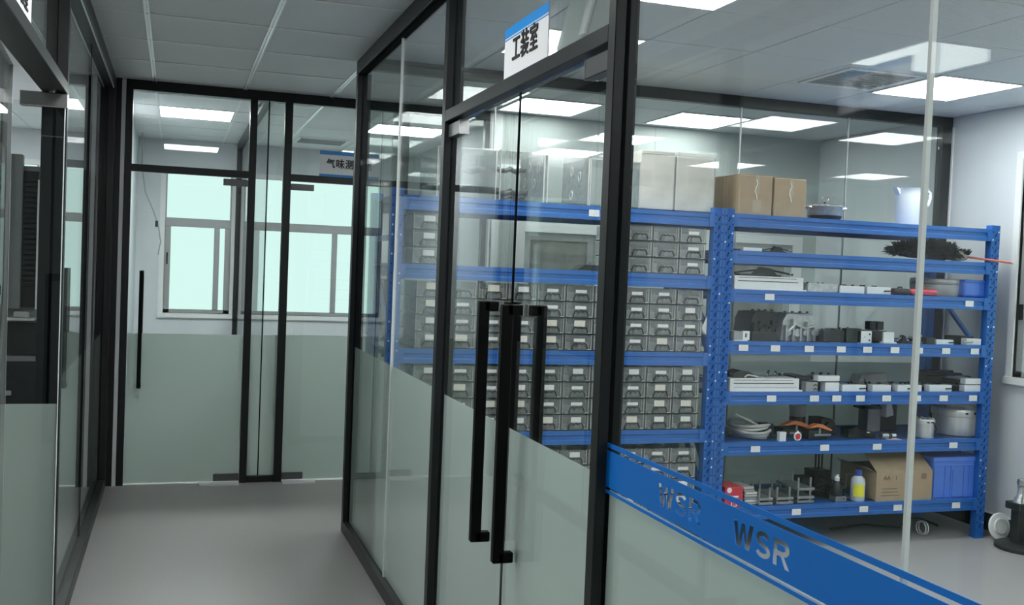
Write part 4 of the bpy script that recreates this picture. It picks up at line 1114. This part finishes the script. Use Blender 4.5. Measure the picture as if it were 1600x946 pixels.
def press_stack(label, px0, px1, tiers, y):
    t = thing('plate_press', label, 'press', (wx(px0, y, 785), y, RB[6])); w_ = wx(px1, y, 785)-wx(px0, y, 785); z = 0
    for k in range(tiers):
        B().box(0, w_, 0, 0.24, z+0.004, z+0.019, bev=0.001).build('plate', 'steel', t); z += 0.026 if k < 1 else 0.05
    for x in (w_*0.12, w_*0.85):
        for yy in (0.02, 0.21): B().cyl((x, yy, 0), (x, yy, z+0.028), 0.0065, n=10).build('pillar', 'steel', t)
    B().box(w_*0.1, w_*0.9, 0.04, 0.22, 0.019, 0.024, bev=0).build('inner_sheet', 'steel_dark', t)
press_stack('steel plate press beside the paper pads', 1186, 1208, 2, 5.23)
press_stack('steel plate press in the middle of the three', 1213, 1240, 2, 5.23)
press_stack('taller steel plate press of three tiers', 1246, 1272, 3, 5.24)
t = thing('pump_block', 'black pump block with three upright rods on the lowest shelf', 'pump', (wx(1272, 5.5, 770), 5.5, RB[6]))
B().box(0.0, 0.12, 0, 0.12, 0, 0.14, bev=0.004).build('pump_body', 'steel_dark', t); B().box(-0.09, -0.02, 0.0, 0.10, 0, 0.10, bev=0.004).build('side_block', 'iron', t); bx('link_plate', 'iron', t, -0.03, 0.01, 0.02, 0.08, 0.02, 0.06)
for k in range(3): B().cyl((0.035+0.024*k, 0.05, 0.14), (0.035+0.024*k, 0.05, 0.25), 0.006, n=8).build('rod', 'rubber', t)
t = thing('wire_jig', 'dark tangled wire jig behind the small spray bottle', 'jig', (wx(1284, 5.34, 785), 5.34, RB[6])); rd = random.Random(9)
b = B()
for k in range(26):
    p0 = Vector((rd.uniform(0, .15), rd.uniform(0, .12), rd.uniform(0.01, .09))); b.tube([p0, p0+Vector((rd.uniform(-.05, .05), rd.uniform(-.03, .03), rd.uniform(-.01, .03))), p0+Vector((rd.uniform(-.07, .07), rd.uniform(-.04, .02), rd.uniform(0, .04)))], 0.005, n=5)
b.build('wires', 'steel_dark', t, kind='stuff'); B().box(0, 0.15, 0, 0.12, 0, 0.012, bev=0.001).build('base_plate', 'steel_dark', t)
t = thing('spray_bottle', 'small dark spray bottle with white nozzle beside the clear bottle', 'bottle', (wx(1306, 5.30, 785), 5.30, RB[6]))
B().lathe([(0.03, 0.028), (0.034, 0.034), (0.034, 0.09), (0.016, 0.112), (0.014, 0.12)], n=20).build('bottle_body', 'steel_dark', t, smooth=True); B().lathe([(0.015, 0.12), (0.016, 0.142), (0.010, 0.146), (0.010, 0.158), (0, 0.16)], n=14).build('nozzle', 'white', t, smooth=True)
b = B()
for a in ((-0.035, 0.04, -0.045, -0.030, 0.0, 0.008), (-0.035, 0.04, -0.045, -0.030, 0.022, 0.030), (-0.035, -0.026, -0.045, -0.030, 0.008, 0.022), (0.031, 0.04, -0.045, -0.030, 0.008, 0.022), (-0.03, 0.035, -0.03, 0.03, 0, 0.028)): b.box(*a)
b.build('holder', 'steel', t)
t = thing('frame_clip', 'thin wire frame standing between spray bottle and clear bottle', 'frame', (wx(1320, 5.34, 785), 5.34, RB[6]))
B().tube([(0, 0, 0), (0, 0, 0.15), (0.045, 0, 0.152), (0.045, 0, 0.0)], 0.0035, n=6).build('wire', 'steel', t); bx('foot', 'steel', t, -0.008, 0.053, -0.02, 0.02, 0, 0.004)
t = thing('clear_bottle', 'milky plastic bottle with blue cap and yellow label', 'bottle', (wx(1339, 5.27, 785), 5.27, RB[6]))
B().lathe([(0.040, 0), (0.043, 0.005), (0.043, 0.118), (0.038, 0.138), (0.020, 0.155), (0.018, 0.16)], n=28).build('bottle_body', 'bottlem', t, smooth=True); B().lathe([(0.022, 0.156), (0.022, 0.186), (0.018, 0.190), (0, 0.190)], n=18).build('cap', 'bluecap', t, smooth=True)
b = B(); n = 10; b.lathe([(0.0436, 0.03), (0.0436, 0.105)], n=36, capped=False)
for f in [f for f in b.bm.faces if not (-2.75 < math.atan2(f.calc_center_median().y, f.calc_center_median().x) < -1.25)]: b.bm.faces.remove(f)
b.build('label', 'yellow', t)
# open carton
x0, x1 = wx(1368, 5.225, 780), wx(1455, 5.225, 780); w_ = x1-x0
t = thing('open_carton', 'open brown carton with printed face beside the blue crate', 'carton', (x0, 5.225, RB[6])); hC = 0.178; dC = 0.36
b = B()
b.box(0, w_, 0, 0.006, 0, hC); b.box(0, w_, dC-0.006, dC, 0, hC); b.box(0, 0.006, 0.006, dC-0.006, 0, hC); b.box(w_-0.006, w_, 0.006, dC-0.006, 0, hC); b.box(0, w_, 0.006, dC-0.006, 0, 0.006)
b.build('carton_body', 'carton', t)
B().prism([(0.0, hC), (0.0, hC+0.004), (0.145, hC+0.112), (0.145, hC+0.108)], 'x', 0.0, w_).build('front_flap', 'carton', t, mtx=Matrix.Shear('XZ', 4, (0, 0)) if False else None)
B().prism([(0, hC), (0.004, hC), (-0.05, hC+0.03), (-0.054, hC+0.03)], 'y', 0.02, dC-0.02).build('side_flap', 'carton', t)
link('lettering', text_mesh('AA · 1', 0.036, (1, 0, 0), (0, 0, 1), (0, -1, 0), (w_*0.25, -0.0008, hC*0.80), 0.0005, 0.0005, sp=1.1), t).data.materials[0] = MT['print_']
for k in range(3): bx('print_line', 'print_', t, w_*0.10, w_*(0.42-0.02*k), -0.0008, 0, 0.032+0.021*k, 0.036+0.021*k)
b = B()
for i in range(2):
    for j in range(2):
        x = w_*0.80+0.020*i; z = hC*0.74+0.018*j
        for a in ((x, x+0.017, z, z+0.002), (x, x+0.017, z+0.013, z+0.015), (x, x+0.002, z, z+0.015), (x+0.015, x+0.017, z, z+0.015), (x+0.006, x+0.011, z+0.004, z+0.010)): b.box(a[0], a[1], -0.0008, 0, a[2], a[3])
b.build('handling_mark', 'print_', t)
# blue crate
x0, x1 = wx(1456, 5.235, 780), wx(1533, 5.235, 780); w_ = x1-x0; h = 0.262
t = thing('plastic_crate', 'blue ribbed plastic crate on the lowest shelf', 'crate', (x0, 5.235, RB[6]))
b = B(); b.box(0.006, w_-0.006, 0.006, 0.40, 0, h-0.004, bev=0.004); b.build('crate_body', 'bluetub', t)
b = B(); b.box(0, w_, 0, 0.406, h-0.030, h, bev=0.003); b.box(0.002, w_-0.002, 0.002, 0.404, h-0.060, h-0.050, bev=0.002); b.build('crate_rim', 'bluetub', t)
for a, c in ((0.02, 0.05), (0.24, 0.27), (0.36, 0.385), (0.62, 0.645), (0.73, 0.76), (0.95, 0.98)): bx('rib', 'bluetub', t, w_*a, w_*c, 0.0, 0.007, 0.004, h-0.058)
bx('label_plate', 'bluetub', t, w_*0.40, w_*0.61, 0.001, 0.007, 0.01, h-0.085)

# ================================================================== FLOOR STANDING MACHINE, FAN DISC, CABLE UNDER THE RACK
t = thing('bench_press', 'small black bench press with steel head at the right edge', 'press', (5.0, 4.93, 0))
B().lathe([(0.155, 0), (0.165, 0.006), (0.165, 0.022), (0.15, 0.032), (0.0, 0.034)], n=40).build('round_base', 'rubber', t, smooth=True)
B().box(-0.035, 0.03, 0.01, 0.08, 0.03, 0.26, bev=0.005).build('column', 'steel_dark', t)
B().box(-0.075, 0.12, -0.03, 0.09, 0.24, 0.285, bev=0.006).build('table', 'steel_dark', t)
B().lathe([(0.045, 0.285), (0.038, 0.31), (0.022, 0.33), (0.020, 0.37), (0.026, 0.385)], (-0.02, 0.02, 0), n=20).build('head_cone', 'castal', t, smooth=True)
B().lathe([(0.0, 0.385), (0.022, 0.39), (0.028, 0.41), (0.022, 0.43), (0.0, 0.436)], (-0.02, 0.02, 0), n=20).build('ball_top', 'chrome', t, smooth=True)
B().tube([(-0.01, 0.0, 0.385), (0.03, -0.01, 0.385), (0.045, -0.012, 0.383)], 0.004, n=6).tube([(0.03, -0.01, 0.37), (0.03, -0.01, 0.43)], 0.004, n=6).build('lever', 'rubber', t)
for k in range(3): B().tube([(-0.05+0.03*k, -0.02, 0.285), (-0.045+0.03*k, -0.02, 0.34)], 0.004, n=6).build('guide_pin', 'steel', t)
t = thing('white_disc', 'white round disc leaning on the rack foot at the floor', 'disc', (4.905, 5.17, 0))
m_ = Matrix.Translation((0.11, -0.02, 0.085)) @ Matrix.Rotation(math.radians(80), 4, 'X')
B().lathe([(0.0, 0), (0.082, 0), (0.085, 0.006), (0.080, 0.012), (0.05, 0.014), (0.046, 0.022), (0, 0.024)], n=36).build('disc', 'white', t, mtx=m_, smooth=True)
B().lathe([(0.046, 0.0235), (0.050, 0.026), (0.046, 0.028)], n=36, capped=False).build('hub_ring', 'greytub', t, mtx=m_, smooth=True)
t = thing('floor_cable', 'black cable with pale loops lying under the right rack', 'cable', (4.55, 5.45, 0))
B().tube([(-0.5, 0.1, 0.008), (-0.2, 0.16, 0.008), (0.0, 0.05, 0.01), (0.12, 0.12, 0.05), (0.25, 0.16, 0.03), (0.3, 0.05, 0.008)], 0.008, n=7).build('cable', 'wirem', t, smooth=True)
for k in range(2): B().tube([(0.02+0.02*k, -0.12+0.045*math.cos(a), 0.048+0.042*math.sin(a)) for a in [2*PI*j/20 for j in range(20)]], 0.0045, n=6, cyc=True).build('cable_loop', 'hose', t, smooth=True)
# ceiling vent of the tooling room and end room
for loc, lab in (((3.735, 5.055), 'square grey ceiling vent beside the brightest tooling room light'), ((1.335, 10.255), 'slatted ceiling vent seen over the far blue striped sign')):
    t = thing('ceiling_vent', lab, 'vent', (loc[0], loc[1], H))
    b = B()
    for a in ((-0.25, 0.25, -0.25, -0.22), (-0.25, 0.25, 0.22, 0.25), (-0.25, -0.22, -0.22, 0.22), (0.22, 0.25, -0.22, 0.22)): b.box(*a, -0.008, -0.001)
    b.build('vent_frame', 'tbar', t)
    for k in range(9): bx('slat', 'alu', t, -0.22, 0.22, -0.20+0.048*k, -0.185+0.048*k, -0.007, -0.001)

# ================================================================== END ROOM CABLE, LEFT ROOM THINGS
t = thing('hanging_cable', 'grey cable hanging from the ceiling by the far left window', 'cable', (-0.32, 10.6, 0))
pts = [at(a, b_, 10.6)-Vector((-0.32, 10.6, 0)) for a, b_ in ((222, 222), (222, 262), (227, 300), (240, 330), (248, 355), (251, 378), (247, 398))]
pts[0].z = H
B().tube(pts, 0.006, n=6).build('cable', 'alu', t, smooth=True); B().cyl(pts[-3]+Vector((-0.02, 0, 0)), pts[-3]+Vector((-0.02, 0, 0.06)), 0.014, n=10).build('cable_plug', 'rubber', t)
t = thing('test_chamber', 'grey tall chamber with dark louvres behind the open glass door', 'cabinet', (-0.93, 6.5, 0))
B().box(0.0, 0.44, 0.05, 0.55, 0.0, 2.08, bev=0.006).build('chamber_body', 'cham', t)
B().box(0.0, 0.085, -0.01, 0.05, 1.25, 2.14, bev=0.004).build('front_panel', 'cham', t)
b = B(); b.box(0.085, 0.165, 0.03, 0.05, 1.26, 2.05); b.build('louvre_back', 'rubber', t)
for k in range(22): bx('louvre', 'steel_dark', t, 0.087, 0.163, 0.012, 0.032, 1.36+0.030*k, 1.376+0.030*k)
B().box(0.165, 0.18, -0.012, 0.05, 1.25, 2.0, bev=0.002).build('door_edge', 'white', t)
B().box(0.02, 0.17, -0.05, 0.05, 1.185, 1.20, bev=0.003).build('worktop', 'tbar', t); B().box(0.055, 0.135, -0.03, 0.02, 1.20, 1.235, bev=0.006).build('tray', 'greytub', t)
bx('lower_door', 'rubber', t, 0.012, 0.17, 0.035, 0.05, 0.98, 1.17); bx('rail', 'cham', t, 0.0, 0.18, 0.03, 0.05, 0.945, 0.975); bx('lower_door', 'steel_dark', t, 0.012, 0.17, 0.035, 0.05, 0.10, 0.94)
B().box(0.01, 0.05, 0.01, 0.035, 0.745, 0.775, bev=0.003).build('latch', 'chrome', t)
t = thing('junction_box', 'black wall box with a hanging cable in the left room', 'box', (-1.02, 6.42, 2.20))
B().box(-0.06, 0.085, 0, 0.10, 0, 0.115, bev=0.004).build('box_body', 'rubber', t)
B().tube([(0.075, -0.004, 0.0), (0.098, -0.006, -0.04), (0.100, -0.01, -0.4), (0.10, -0.01, -0.8), (0.082, -0.01, -1.2), (0.088, -0.01, -1.4)], 0.006, n=6).build('cable', 'wirem', t, smooth=True)
B().box(-0.06, 0.06, 0.02, 0.10, -2.2, 0.0, bev=0.003).build('mounting_post', 'white', t)

# ---- look-alikes share a group
GROUPS = dict(ceiling_light='square ceiling lights', clamping_fixture='clamping fixtures on the open rack', toggle_clamp='toggle clamps on the open rack',
              storage_rack='blue storage racks', door_sign='white room signs', foil_box='beige foil boxes', carton='cartons on the rack top', slotted_fixture='long slotted fixtures',
              plate_press='steel plate presses', orange_clamp='orange lever clamps', pressure_pot='round aluminium pots', tool_case='oval tool cases', ceiling_vent='ceiling vents', angle_bracket='white angle brackets',
              flat_rails='flat pieces behind the fixtures')
for o in list(COL.objects):
    k = o.name.split('.')[0]
    if o.parent is None and k in GROUPS and 'group' not in o: o['group'] = GROUPS[k]
